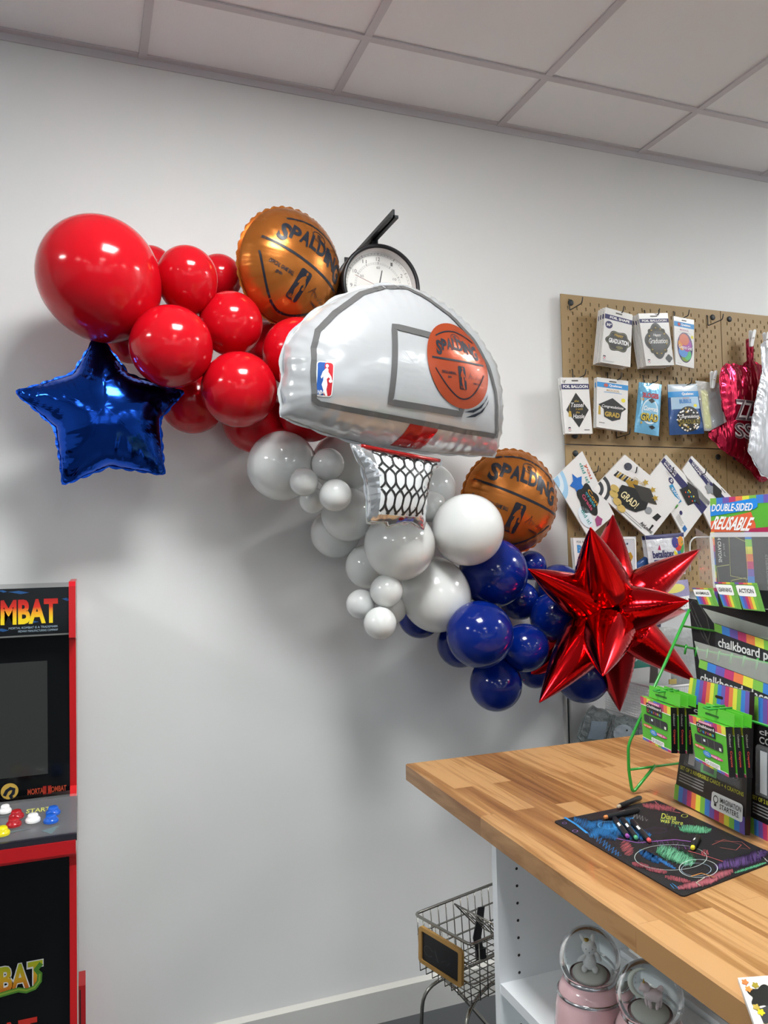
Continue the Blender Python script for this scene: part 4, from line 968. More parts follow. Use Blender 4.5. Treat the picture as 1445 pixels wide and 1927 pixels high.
def dM(q, mb):
    band(q, mb, .66, .86, m_navy); text(q, mb, 'FOIL SHAPE', .05, .78, .30, .84, m_pure, H_*3, .0); text(q, mb, 'BALLOON', .05, .69, .30, .755, m_pure, H_*3, .03)
    poly(q, mb, ell(.30, .54, .05, .075, 20), m_navy, H_*2); text(q, mb, '5', .275, .50, .325, .58, m_pure, H_*3, .02); lines(q, mb, .14, .62, .26, 2, .03)
    poly(q, mb, [(.56, .86), (.84, .80), (.74, .50), (.48, .58)], BK, H_*4); poly(q, mb, [(.50, .90), (.70, .96), (.90, .76), (.66, .70)], flat('2c2a2a'), H_*5)
    for k in range(9): poly(q, mb, ell(.58+.028*k % .2, .66+.05*(k % 3), .014, .02, 8), flat(['c8502c', '3c9fb0', 'd8c83c'][k % 3]), H_*7)
    poly(q, mb, [(.34, .50), (.62, .42), (.60, .32), (.32, .38)], flat('2f8fc0'), H_*5); text(q, mb, 'SUCCESS', .37, .38, .58, .45, m_pure, H_*7, .02, rot=8)
    poly(q, mb, [(.52, .30), (.62, .28), (.62, .18), (.52, .20)], flat('4f9a3c'), H_*3); poly(q, mb, [(.44, .20), (.56, .16), (.55, .07), (.44, .10)], flat('b83040'), H_*3)
    poly(q, mb, ell(.72, .24, .03, .045, 16), m_navy, H_*2); lines(q, mb, .70, .15, .86, 4, .03, GY, .01); poly(q, mb, [(.88, .06), (.95, .06), (.95, .16), (.88, .16)], flat('2f6fb0'), H_*2)
def dN(q, mb):
    band(q, mb, .62, .84, m_navy); text(q, mb, 'HOLOGRAPHIC', .05, .75, .40, .82, m_pure, H_*3, .0); text(q, mb, 'SHAPE', .05, .65, .24, .725, m_pure, H_*3, .03)
    poly(q, mb, [(.42, .86), (.58, .90), (.66, .66), (.52, .60)], BK, H_*5); poly(q, mb, blob(.44, .62, .07, .13, 5, .2), GY, H_*4); lines(q, mb, .56, .94, .64, 1, .03, BK, .02)
pack([(1139.5,578),(1190,592),(1186,691),(1130,681.5)], -.098, dA, 'white foil balloon pack with a black happy graduation cloud', n=4, dy=.013)
pack([(1201,590),(1256,589),(1268.5,687),(1216,688.5)], -.098, dB, 'white foil balloon pack with a black scalloped graduation shape', n=5, dy=.011)
pack([(1267.6,594.6),(1305.7,602),(1306,693.6),(1271.5,685.7)], -.085, dC, 'white balloon pack with a rainbow coloured oval balloon')
pack([(1054.6,710.4),(1106.7,710.4),(1115,816),(1064,816)], -.085, dD, 'white foil balloon pack with a black diamond reading Tassel', n=2, dy=.012)
pack([(1123.5,709.6),(1182,717),(1180,812.5),(1122,803.5)], -.085, dE, 'white balloon pack with a black graduation cap and gold GRAD', n=2, dy=.012)
pack([(1202.5,719),(1245,723.6),(1239.5,821),(1193.6,813)], -.08, dF, 'shiny light blue pouch with silver and gold GRAD lettering', base=m_bagb, bulge=.007, th=.002)
pack([(1256,723.6),(1311,722),(1325,816),(1260,819)], -.08, dG, 'blue and white bubble balloon pouch with a black spotted globe', base=m_bagn, bulge=.009, th=.002)
pack([(1095.5,849),(1156,969),(1107,1011),(1041,902)], -.10, dK, 'white slanted pack with a blue star and black congrats balloon, leftmost of the row', th=.004)
pack([(1176,855.4),(1279.6,942),(1222,1015),(1116,920)], -.10, dL, 'large slanted pack picturing gold and black GRAD balloons', th=.008)
pack([(1253.6,856),(1337,945),(1288,1012),(1223.6,894)], -.09, dM, 'slanted foil shape balloon pack with a purple band and a blue success ribbon')
pack([(1302,858),(1402,962),(1352,1022),(1284,884)], -.09, dN, 'slanted holographic balloon pack with a purple band, partly behind the rainbow sign')
def dH(q, mb):
    poly(q, mb, [(.03, .05), (.10, .82), (.30, .82), (.26, .05)], flat('c8c83c', .3), -.002); poly(q, mb, ell(.48, .42, .22, .42, 30), flat('6a7078', .3), -.0012)
    poly(q, mb, [(.66, .88), (.90, .84), (.94, .10), (.70, .12)], m_pure, H_)
    text(q, mb, '355478', .78, .35, .84, .66, BK, H_*2, .02) if False else None
    V, F = glyphs('355478', .02); W_ = np.c_[.74+V[:, 1]*.05, .68-V[:, 0]*.26]; put(q, mb, W_, F, BK, H_*2)
    for k in range(9): rect(q, mb, .82, .66-.028*k, .87, .66-.028*k+.010*(1+k % 2), BK, H_*2)
    rect(q, mb, .70, .78, .76, .86, BK, H_*2); rect(q, mb, .78, .80, .86, .84, BK, H_*2)
pack([(1309,716),(1373.5,723.6),(1378,813),(1326,810.5)], -.075, dH, 'clear poly bag with yellow and grey contents and a white barcode label', base=m_clear2, bulge=.004, th=.003, name='poly_bag', cat='bag', group=None)
def clip(px0, py0, px1, py1, Y, label):
    a, b = P(px0, py0, Y), P(px1, py1, Y); mb = MB(); t = thing('hanging_clip', b, label, 'clip', 'white plastic clips'); d = (b-a).normalized(); s_ = Vector((1, 0, 0))*.0075
    for k, off in enumerate((0, .014)):
        pts = []
        mb = MB(); n = Vector((0, 1, 0))
        e = lambda c, w_: None
        A_ = a+Vector((-.006*k, off-.008, .0)); B_ = b+Vector((0, off*.3-.008, 0))
        out = []
        for j in range(9):
            q = math.pi*j/8; out.append(A_-d*.0075*math.sin(q)+s_*math.cos(q))
        for j in range(9):
            q = math.pi*j/8; out.append(B_+d*.0075*math.sin(q)-s_*math.cos(q))
        N = len(out); mb.add(out+[p+Vector((0, .004, 0)) for p in out], [tuple(range(N))[::-1], tuple(range(N, 2*N))]+[(j, (j+1) % N, N+(j+1) % N, N+j) for j in range(N)], m_wire)
        mb.build('jaw', t)
    mb = MB(); mb.tube([a*.5+b*.5+Vector((-.003, -.012, 0)), a*.5+b*.5+Vector((-.003, .008, 0))], .003, m_chrome, 8); mb.build('spring', t)
clip(1344, 701, 1339, 728, -.085, 'white plastic clip holding the clear poly bag')
clip(1417, 624, 1412, 650, -.085, 'white plastic clip holding the red foil jersey')
clip(1443, 628, 1440, 652, -.105, 'white plastic clip holding the silver foil jersey')
# foil jerseys
def foil(opx, Y, yw, H, m, label, name, prt=None, c=None):
    c0 = c or (sum(x for x, y in opx)/len(opx), sum(y for x, y in opx)/len(opx)); F_ = frame(P(*c0, Y), yw); Fi = F_.inverted(); q = Pillow([loc2(x, y, F_, Fi) for x, y in opx][::-1], H, F_, pleat=.004, freq=110)
    mb = MB(); q.mesh(mb, m, loc2(*c0, F_, Fi), rings=22)
    if prt: prt(q, mb)
    o = mb.build(name); tag(o, label, 'foil balloon'); return o
m_mag = mat('magenta_foil', (.46, .012, .05), .16, .85, bump=((22, 10, 10), .9, .02))
m_slv = mat('silver_jersey_foil', (.62, .63, .66), .18, .5, coat=.5, bump=((22, 10, 10), .8, .02))
def pj(q, mb):
    for s_, x0, y0, x1, y1 in (('ZZ', 1383, 790, 1418, 755), ('SS', 1383, 825, 1415, 798)):
        a, b = inv(q, x0, y0), inv(q, x1, y1); text(q, mb, s_, a[0], a[1], b[0], b[1], flat('d8d0d0', .2), .002, .05, sub=.02); text(q, mb, s_, a[0]+.001, a[1]+.001, b[0]-.001, b[1]-.001, flat('5a4a50', .2), .0028, .0, sub=.02)
foil([(1403,641),(1410,639),(1418,645),(1418,682),(1428,687),(1444,688),(1462,700),(1470,800),(1458,880),(1442,903),(1428,905),(1412,885),(1385,862),(1360,846),(1334,820),(1333,812),(1372,800),(1360,770),(1354,720),(1358,694),(1368,686),(1385,687),(1398,690),(1405,680)], -.070, 12, .018, m_mag, 'deflated magenta red foil jersey balloon hanging from a white clip', 'jersey_balloon', pj, c=(1412, 770))
foil([(1431,652),(1437,644),(1446,646),(1456,690),(1480,760),(1490,860),(1470,905),(1446,899),(1432,892),(1424,878),(1408,848),(1409,838),(1416,790),(1424,745),(1434,700)], -.115, 16, .022, m_slv, 'deflated silver white foil jersey balloon hanging at the right edge', 'jersey_balloon', None, c=(1446, 800))
# lower packs behind the starburst
def dO(q, mb):
    text(q, mb, 'FOIL BALLOON', .10, .90, .60, .94, BK, H_, .01); text(q, mb, 'Betallic', .10, .70, .80, .86, flat('3c86c0'), H_, .07); text(q, mb, 'LARGE', .16, .40, .88, .55, flat('25305a'), H_, .05); text(q, mb, 'Helium', .16, .26, .72, .36, BK, H_, .04)
    for u, v in ((.2, .64), (.55, .62), (.8, .95)): poly(q, mb, ell(u, v, .03, .025, 8), YL, H_)
pack([(1078,1012),(1140,1012),(1142,1108),(1086,1108)], -.085, dO, 'white pack with blue and dark lettering behind the starburst', n=2, dy=.012)
def dP(q, mb):
    stroke(q, mb, rrect(.03, .03, .97, .97, .05), .03, m_pure, H_*2, True)
    cr = [(.45, .90), (.60, .92), (.62, .82), (.58, .66), (.66, .62), (.84, .68), (.90, .58), (.84, .48), (.66, .52), (.60, .48), (.60, .2), (.54, .02), (.42, .02), (.46, .2), (.48, .48), (.42, .52), (.24, .46), (.18, .56), (.24, .66), (.42, .62), (.48, .68), (.42, .80)]
    poly(q, mb, cr, flat('b58a2a', .25), H_*2)
    for u, v, c in ((.2, .86, 'd8c020'), (.75, .85, '3a4460'), (.78, .30, 'd8c020'), (.82, .40, '3a3060'), (.70, .38, '3a3060'), (.25, .3, '3a3060')): poly(q, mb, ell(u, v, .03, .022, 8), flat(c), H_)
pack([(1128,1010),(1196.5,1009.6),(1199,1100),(1130,1102)], -.09, dP, 'white framed pack with a golden cross, behind the starburst', base=mat('pack_pearl', h2('c9cacf'), .2, coat=.4), th=.008)
def dQ(q, mb):
    rect(q, mb, 0, .90, 1, 1, m_navy, H_)
    text(q, mb, 'betallatex', .10, .44, .66, .62, m_navy, H_*2, .03); rect(q, mb, .12, .34, .80, .40, m_navy, H_); poly(q, mb, [(.24, .64), (.30, .76), (.32, .62)], flat('b02858'), H_)
    for cx, cy, rx, ry, c in ((.72, .78, .09, .13, '3a3a86'), (.90, .66, .07, .16, '4a9a4a'), (.84, .54, .08, .08, '2f6fb0'), (.88, .80, .08, .12, 'd8902c'), (.80, .72, .10, .15, 'c8302c')): poly(q, mb, ell(cx, cy, rx, ry, 20), flat(c), H_*(1+cy))
    poly(q, mb, [(.68, .60), (.80, .46), (.90, .30), (.80, .34), (.66, .52)], YL, H_*2); rect(q, mb, .04, .08, .6, .2, m_navy, H_)
pack([(1214,1008),(1286,1002),(1290,1080),(1224,1086)], -.10, dQ, 'crinkled white and navy balloon bag with a rainbow heart', base=mat('pack_crinkle', h2('d8dade'), .15, .1, coat=.7, bump=((35, 35, 35), .7, .012)), bulge=.010, th=.003, n=2, dy=.02)
def dY(q, mb):
    rect(q, mb, .3, .1, .95, .5, m_pure, H_); lines(q, mb, .36, .42, .88, 5, .06, BK, .02); poly(q, mb, ell(.5, .78, .35, .14, 18), flat('e0d878'), H_)
pack([(1232,1098),(1294,1090),(1302,1150),(1240,1160)], -.10, dY, 'clear bag with pale yellow balloons and a barcode label, behind the right spikes', base=mat('pack_lilac', h2('9a94b8'), .2, coat=.6, bump=((40, 40, 40), .6, .01)), bulge=.008, th=.003, name='balloon_bag', cat='bag', group=None)
# wire basket hanging under the pegboards, with bags in it
bk = thing('wire_basket', P(1210, 1330, -.15), 'white wire mesh basket hanging on the wall below the red starburst', 'basket')
zt = P(1300, 1286, -.28).z; zb_ = zt-.115; xa, xb2 = P(1113, 1330, -.03).x+.06, 2.42; ya, yb2 = -.03, -.30
mb = MB(); mb.tube(fillet([(xa, ya, zt), (xa, yb2, zt), (xb2, yb2, zt), (xb2, ya, zt)], .02), .004, m_wire, 8); mb.tube([(xa, ya, zt), (xb2, ya, zt)], .003, m_wire, 8)
mb.tube(fillet([(xa, ya, zb_), (xa, yb2+.02, zb_), (xb2, yb2+.02, zb_), (xb2, ya, zb_)], .02), .003, m_wire, 8); mb.build('rim', bk)
mb = MB(); st_ = .0085
def bars(p, q, r, n):               # n thin bars from edge p-q to edge shifted by r
    p, q, r = Vector(p), Vector(q), Vector(r)
    for i in range(n+1):
        a = p+(q-p)*i/n; mb.tube([a, a+r], .0009, m_wire, 4, caps=False)
bars((xa, ya, zb_), (xa, yb2+.02, zb_), (xb2-xa, 0, 0), 28); bars((xa, ya, zb_), (xb2, ya, zb_), (0, yb2+.02-ya, 0), 64)
bars((xa, ya, zb_), (xa, yb2+.02, zb_), (0, 0, zt-zb_), 30); bars((xa, ya, zb_), (xa, ya, zt), (0, yb2+.01, 0), 13)
bars((xa, yb2+.01, zb_), (xb2, yb2+.01, zb_), (0, -.01, zt-zb_), 84); bars((xa, yb2+.01, zb_), (xa, yb2, zt), (xb2-xa, 0, 0), 13)
mb.build('mesh', bk)
lp = P(1265, 1283, yb2-.006); mb = MB(); mb.box((lp.x-.015, lp.y-.003, lp.z-.007), (lp.x+.015, lp.y, lp.z+.009), flat('c9b46a')); mb.build('label_clip', bk)
def dT(q, mb):
    poly(q, mb, [(.0, .0), (1, .0), (1, .35), (.5, .42), (0, .34)], flat('c8ccca', .25), H_); text(q, mb, 'BALLOON', .30, .70, .80, .80, flat('cfe4df'), H_, .03); poly(q, mb, ell(.15, .62, .12, .10, 14), flat('b8d8d2'), H_)
    poly(q, mb, [(.5, .05), (.52, .5), (.60, .58), (.68, .48), (.70, .05)], flat('4a4440'), H_*2)
def rest(px4, Y, drw, label, base, bulge, name='balloon_bag'): return pack(px4, Y, drw, label, base=base, bulge=bulge, th=.003, name=name, cat='bag', group=None)
rest([(1174,1205),(1262,1208),(1262,1290),(1178,1288)], -.16, dT, 'teal and white balloon bag standing in the wire basket', mat('pack_teal', h2('2a7d72'), .2, coat=.6, bump=((40, 40, 40), .4, .008)), .006)
rest([(1240,1180),(1312,1182),(1312,1288),(1246,1290)], -.12, None, 'crinkled clear bag of pale balloons standing in the wire basket behind the easel rod', mat('pack_clear_grey', h2('b4b8b6'), .15, .2, coat=.7, bump=((22, 22, 22), .6, .02)), .012)
rest([(1192,1152),(1245,1160),(1240,1215),(1190,1205)], -.10, None, 'dark purple balloon bag hidden behind the starburst', mat('pack_dark', h2('3a2a48'), .2, coat=.6), .008)
m_bgw = mat('pack_frosted', h2('8d9798'), .25, coat=.5, alpha=.75, bump=((50, 50, 50), .9, .02))
foil([(1106,1338),(1116,1330),(1136,1338),(1152,1346),(1166,1352),(1160,1368),(1148,1390),(1142,1406),(1120,1404),(1096,1400),(1086,1388),(1092,1372),(1098,1352)], -.075, 8, .020, m_bgw, 'frosted bag with pale ruffled contents hanging low under the basket at the left', 'balloon_bag', lambda q, mb: poly(q, mb, [tuple(inv(q, *p)) for p in ((1104, 1390), (1112, 1356), (1142, 1358), (1134, 1392))], flat('8a98a4'), .002, .02))
foil([(1156,1352),(1180,1346),(1196,1352),(1200,1375),(1196,1406),(1165,1408),(1140,1406),(1146,1380)], -.085, 8, .018, m_bgw, 'frosted bag with a pale rounded balloon and a dark dot, under the basket', 'balloon_bag', lambda q, mb: (poly(q, mb, [tuple(inv(q, 1172+19*math.cos(k*.42), 1380+17*math.sin(k*.42))) for k in range(15)], flat('a8b4bc'), .002, .02), poly(q, mb, [tuple(inv(q, 1178+2*math.cos(k*.8), 1374+2*math.sin(k*.8))) for k in range(8)], BK, .004)))
foil([(1200,1352),(1226,1356),(1240,1366),(1244,1392),(1240,1408),(1206,1408),(1200,1380)], -.07, 8, .018, m_bgw, 'frosted bag with a small red mark, rightmost under the basket', 'balloon_bag', lambda q, mb: stroke(q, mb, [inv(q, 1208, 1376), inv(q, 1214, 1372), inv(q, 1222, 1375)], .003, flat('a03038'), .002))
for o_ in S.objects:
    if o_.name.startswith('balloon_bag') and 'frosted' in o_.get('label', ''): o_['category'] = 'bag'
rest([(1196,1060),(1222,1040),(1232,1085),(1204,1090)], -.08, None, 'small dark blue balloon bag beside the rainbow heart bag', m_bagn, .006)
mb = MB(); fr = [P(x, y, -.06) for x, y in ((1298, 1075), (1298, 1020), (1306, 1011), (1352, 1010))]; mb.tube(fillet(fr, .02), .003, m_wire, 8)
tag(mb.build('wire_holder'), 'white rounded wire holder on the pegboard, behind the clear holder', 'wire holder')

# ================================================================== SHOPPING CART
m_cart = mat('cart_wire', (.34, .33, .30), .25, 1)
hz = .46; c1, c2, c3 = PZ(780, 1720, hz), PZ(925, 1664, hz), PZ(885, 1779, hz)
ex = (c2-c1).normalized(); ey = Vector((ex.y, -ex.x, 0)); Lc = .46; Wc = (c3-c1).length
t = thing('toy_shopping_cart', (c1.x+.2*ex.x, c1.y+.2*ex.y-.1, 0), 'small wire shopping cart standing by the wall behind the counter', 'shopping cart')
def CP(a, b, z): return c1+ex*a+ey*b+Vector((0, 0, z-hz))   # a along, b across
mb = MB(); dz = .155
def ringz(z, inset, r, front=0):
    mb.tube(fillet([CP(Lc, inset, z), CP(front+inset, inset, z), CP(front+inset, Wc-inset, z), CP(Lc, Wc-inset, z)], .018), r, m_cart, 8)
ringz(hz, 0, .0042); ringz(hz-.055, .002, .0026, .0); ringz(hz-.105, .004, .0026, .0)
for i in range(0, 16):
    a = .03+.029*i
    for b, s_ in ((0, 1), (Wc, -1)):
        mb.tube([CP(a, b, hz), CP(a+.006*(1-i/16), b+s_*.006, hz-dz)], .0016, m_cart, 6)
    mb.tube([CP(a+.006*(1-i/16), .006, hz-dz), CP(a+.006*(1-i/16), Wc-.006, hz-dz)], .0016, m_cart, 6)
for i in range(0, 9):
    b = .012+(Wc-.024)*i/8; bb_ = .010+(Wc-.020)*i/8
    mb.tube([CP(0, b, hz), CP(.008, bb_, hz-dz), CP(Lc, bb_, hz-dz)], .0016, m_cart, 6)
mb.build('basket', t)
mb = MB()                            # folding seat flap
fl = [CP(.135, .02, hz-.004), CP(.135, Wc-.02, hz-.004), CP(.20, Wc-.03, hz-.075), CP(.20, .03, hz-.075)]
mb.tube(fl, .0024, m_cart, 6, closed=True)
for k in range(1, 8): a_, b_ = fl[0].lerp(fl[1], k/8), fl[3].lerp(fl[2], k/8); mb.tube([a_, b_], .0015, m_cart, 6)
mb.tube([fl[0].lerp(fl[3], .5), fl[1].lerp(fl[2], .5)], .0018, m_cart, 6); mb.build('seat_flap', t)
mb = MB(); a_ = P(902, 1706, CP(.22, .07, 0).y); sp = [P(906, 1707, a_.y), P(902, 1740, a_.y), P(898, 1765, a_.y), P(905, 1800, a_.y)]
n = Vector((0, 1, 0))
wd = [.011, .012, .013, .012]; 
for k in range(3):
    p, q = sp[k], sp[k+1]; r = Vector((1, 0, 0)); mb.hexa([p-r*wd[k], p+r*wd[k], q+r*wd[k+1], q-r*wd[k+1]], [p-r*wd[k]+n*.004, p+r*wd[k]+n*.004, q+r*wd[k+1]+n*.004, q-r*wd[k+1]+n*.004], m_black)
mb.box((sp[3].x-.015, sp[3].y-.003, sp[3].z-.008), (sp[3].x+.015, sp[3].y+.008, sp[3].z+.022), m_black); mb.build('seat_strap', t)
mb = MB(); Wm = Wc/2
zb0 = hz-dz-.012
for s_ in (1, -1):                  # legs and lower frame
    mb.tube(fillet([CP(.30, Wm-s_*.05, zb0), CP(.10, Wm-s_*.055, zb0), CP(-.0, Wm-s_*.085, zb0-.03), CP(-.005, Wm-s_*.10, .06)], .05), .0052, m_cart, 10)
mb.tube(fillet([CP(.05, Wm-.06, zb0), CP(.04, Wm+.02, zb0-.005), CP(.16, Wc+.02, .10), CP(.50, Wc+.01, .07)], .04), .0052, m_cart, 10)
mb.tube(fillet([CP(Lc, Wc-.01, hz), CP(Lc+.05, Wc, hz+.09), CP(Lc+.05, 0, hz+.09), CP(Lc, .01, hz)], .03), .0055, m_cart, 10)
for b in (.01, Wc-.01): mb.tube([CP(Lc-.02, b, hz), CP(Lc+.02, b, .07)], .0052, m_cart, 10)
mb.build('frame', t)
for a, b in ((-.005, Wm-.10), (-.005, Wm+.10), (.46, 0), (.46, Wc)):
    mb = MB(); p = CP(a, b, .032); mb.lathe([(.006, -.009), (.028, -.008), (.032, -.003), (.032, .003), (.028, .008), (.006, .009)], m_black, 24, Matrix.Translation(p) @ Vector((ey.x, ey.y, 0)).to_track_quat('Z', 'Y').to_matrix().to_4x4())
    mb.tube([CP(a, b+.012, .032), CP(a, b+.012, .065), CP(a, b-.012, .065), CP(a, b-.012, .032)], .002, m_cart, 6); mb.build('wheel', t)
# chalkboard sign clipped to the front of the basket
nf_ = -ex; p0 = CP(-.012, 0, hz)
sg = [PP(x, y, p0, nf_) for x, y in ((787.5, 1741), (869, 1790), (868, 1861), (787, 1809))]
q = Quad(*[tuple(v) for v in sg]); asp = q.hh/q.w
m_sf = mat('sign_wood', (.44, .25, .07), .4)
t = thing('chalkboard_sign', sg[3], 'small chalkboard sign in a wooden frame hanging on the front of the wire cart', 'sign')
mb = MB(); o1 = rrect(0, 0, 1, 1, .11, 5, asp=asp); i1 = rrect(.075, .10, .925, .90, .05, 5, asp=asp); N = len(o1)
V = np.vstack([q.map(o1, 0), q.map(i1, .001), q.map(i1, -.005), q.map(o1, -.009)])
mb.add(V, [(k, (k+1) % N, N+(k+1) % N, N+k) for k in range(N)]+[(N+k, N+(k+1) % N, 2*N+(k+1) % N, 2*N+k) for k in range(N)]+[(k, 3*N+k, 3*N+(k+1) % N, (k+1) % N) for k in range(N)]+[tuple(3*N+k for k in range(N))], m_sf); mb.build('frame', t)
mb = MB(); poly(q, mb, i1, mat('chalkboard', (.008, .009, .012), .35), -.0035)
m_chalk = flat('565a5c', .8)
stroke(q, mb, ell(.22, .42, .10, .13, 20, 20, 330), .010, m_chalk, -.003, asp=1); stroke(q, mb, [(.38, .55), (.42, .40), (.46, .28), (.40, .34)], .014, m_chalk, -.003); stroke(q, mb, [(.52, .34), (.60, .42), (.66, .34), (.72, .46)], .006, m_chalk, -.003); mb.build('board', t)

# ================================================================== COUNTER TOP OBJECTS
MZ = CT+.0022
def ZZ(px, py, z=MZ): return PZ(px, py, z)
cor = [ZZ(1041, 1545), ZZ(1236, 1505)]; e_ = (cor[1]-cor[0]).normalized(); f_ = (ZZ(1285, 1686)-cor[0]).normalized(); Lm = (ZZ(1285, 1686)-cor[0]).length
wM = .47
tlm, trm = cor[0], cor[0]+e_*wM; blm = ZZ(1285, 1686); brm = blm+e_*wM
# far right corner sits where the long back edge leaves the frame
pr = ZZ(1236, 1506); brr = ZZ(1445, 1602); 
poly_px = [(1041, 1545), (1236, 1506), (1470, 1614), (1470, 1618), (1285, 1686)]
class Flat:
    def __init__(s, z): s.z = z
    def map(s, uv, h=0):
        uv = np.asarray(uv, float).reshape(-1, 2); return np.c_[uv, np.full(len(uv), s.z)+h]
def zp(px, py): v = ZZ(px, py); return (v.x, v.y)
c_tl, c_tr, c_bl = np.array(zp(1041, 1545)), np.array(zp(1236, 1505)), np.array(zp(1285, 1687))
far = np.array(zp(1445, 1602)); near = np.array(zp(1445, 1625))
def isect(a, b, c, d):
    r = b-a; s_ = d-c; t_ = ((c-a)[0]*s_[1]-(c-a)[1]*s_[0])/(r[0]*s_[1]-r[1]*s_[0]); return a+r*t_
c_br = isect(c_tr, far, c_bl, near)
def rc(a, b, c, r=.008):
    d1 = (a-b)/np.hypot(*(a-b)); d2 = (c-b)/np.hypot(*(c-b)); return [tuple((b+d1*r)*(1-t)**2+b*2*t*(1-t)+(b+d2*r)*t*t) for t in (0, .25, .5, .75, 1)]
om = rc(c_bl, c_tl, c_tr)+rc(c_tl, c_tr, c_br)+rc(c_tr, c_br, c_bl)+rc(c_br, c_bl, c_tl)
mb = MB(); N = len(om); mb.add([(x, y, CT+.0002) for x, y in om]+[(x, y, MZ) for x, y in om], [tuple(range(N, 2*N)), tuple(range(N))[::-1]]+[(k, (k+1) % N, N+(k+1) % N, N+k) for k in range(N)], mat('chalk_mat', (.012, .011, .013), .55))
fz = Flat(MZ)
def zs(pts, wpx, col, closed=False, h=.0002): stroke(fz, mb, [zp(*p) for p in pts], wpx*.00105, flat(col, .85), h, closed)
def zscr(cx, cy, w_, h_, n, col, seed, ang=0, wpx=1.6, h=.0002): zs(scribble((cx, cy), w_, h_, n, seed, ang), wpx, col, h=h)
zscr(1165, 1562, 120, 28, 130, '2874b4', 1, 12, 1.1); zscr(1150, 1557, 90, 22, 100, '2f86c8', 41, -20, 1.0, .0003); zscr(1120, 1560, 90, 20, 90, '2468a0', 2, 25, 1.2, .0004); zs([(1062, 1538), (1085, 1552), (1105, 1568)], 5, '2f86c8'); zscr(1140, 1590, 70, 12, 20, '2468a0', 3, 38, 1.2); zs(ell(1145, 1553, 20, 7, 24), 1.2, '5a9ccc', True, .0006)
zscr(1240, 1519, 62, 13, 80, 'b85e66', 4, 8, 1.0); zs([(1232, 1508), (1250, 1524), (1280, 1530)], 1.6, 'c4666c')
zscr(1200, 1537, 40, 9, 14, '8a8684', 5, 20, 1); zscr(1308, 1561, 60, 16, 70, '5cb080', 6, 3, 1.1); zscr(1308, 1560, 52, 13, 30, '7cc89c', 43, 10, .9, .0004); zscr(1262, 1548, 40, 14, 12, '4f8a6c', 7, 15, .9)
zs([(1155, 1577), (1200, 1586), (1270, 1580), (1300, 1584)], 2.4, '8e5aa4'); zscr(1250, 1588, 110, 12, 22, '8456a0', 8, 8, 1.2)
zscr(1180, 1596, 30, 22, 26, 'a8565a', 9, 60, 1.1); zs(ell(1235, 1563, 20, 5, 20), 1, '4a3a5c', True)
zscr(1222, 1612, 44, 14, 60, '2468a8', 10, 30, 1.3); zscr(1245, 1620, 60, 8, 50, '2a70b0', 16, 30, 1.3)
zs(ell(1262, 1614, 68, 24, 40), 1, 'a8b8b0', True, .0006); zscr(1272, 1611, 76, 28, 90, '5aa67c', 11, 18, 1.0, .0005); zscr(1272, 1611, 70, 24, 50, '7cc49c', 42, 28, .8, .0006); zs(ell(1314, 1635, 36, 17, 40), 1.1, 'b8c4c0', True, .0007); zs(ell(1310, 1637, 28, 12, 40), .9, '8ca0b0', True, .0007)
for (x, y, a, sd) in ((1205, 1628, 40, 21), (1235, 1638, 50, 22), (1275, 1655, 60, 23)): zscr(x, y, a*.8, 10, 50, 'b05862', sd, 12, 1.1, .0004)
zs([(1300, 1650), (1320, 1644), (1345, 1652)], 2, 'b8803c', h=.0008)
zscr(1312, 1664, 74, 15, 80, 'b8646e', 12, -12, 1.2, .0006); zscr(1348, 1650, 66, 18, 70, 'a85a64', 13, -20, 1.2, .0005)
zscr(1392, 1622, 95, 22, 90, '5c4278', 14, -12, 1.2, .0004); zscr(1412, 1634, 62, 6, 40, '58a87c', 15, -18, 1.3, .0008); zscr(1425, 1610, 40, 20, 40, '4c3468', 17, -15, 1.2, .0005)
zs([(1295, 1602), (1330, 1612), (1360, 1622)], 1.6, 'b8585c', h=.0008); zscr(1326, 1606, 12, 14, 7, 'c05a60', 18, 0, 1.6, .0009)
zs([(1340, 1590), (1362, 1580), (1395, 1590), (1385, 1600), (1355, 1595)], 1.2, 'a0564c'); zs([(1345, 1583), (1395, 1584), (1412, 1598), (1392, 1596)], 1.0, 'a0564c')
zs([(1318, 1668), (1310, 1662), (1326, 1652)], 1.4, 'b8b8a0', h=.0009); zs([(1425, 1602), (1445, 1622)], 1.4, 'b4b0b0'); zs([(1425, 1612), (1432, 1600)], 1, 'b4b0b0')
zs([(1261, 1664), (1268, 1672), (1276, 1672), (1264, 1662), (1272, 1668)], 1.1, '2f7fb8'); zs(ell(1062, 1549, 4, 2, 10), 1, '7a5a9a', True); zs(ell(1082, 1564, 5, 2.2, 10), 1.2, '8a6aaa', True)
# little handwriting near the top
class Px:
    def map(s, uv, h=0): return np.array([tuple(ZZ(x, y, MZ+h)) for x, y in np.asarray(uv, float).reshape(-1, 2)])
def zt_(s_, x0, y0, x1, y1, col):
    V, F = glyphs(s_, 0, .2); V = V*[x1-x0, -1]*[1, (y1-y0)]+[x0, y1]; V[:, 1] += (V[:, 0]-x0)*.14; put(Px(), mb, V, F, flat(col, .85), .0008)
zt_('Diana', 1244, 1530, 1272, 1540, 'b8c04c'); zt_('was here', 1243, 1539, 1285, 1547, 'b8c04c'); zs(ell(1288, 1536, 6, 3, 10), 1, 'b8c04c', True, .0008)
tag(mb.build('chalkboard_placemat'), 'black chalkboard placemat covered in coloured scribbles, lying on the wooden countertop', 'placemat')
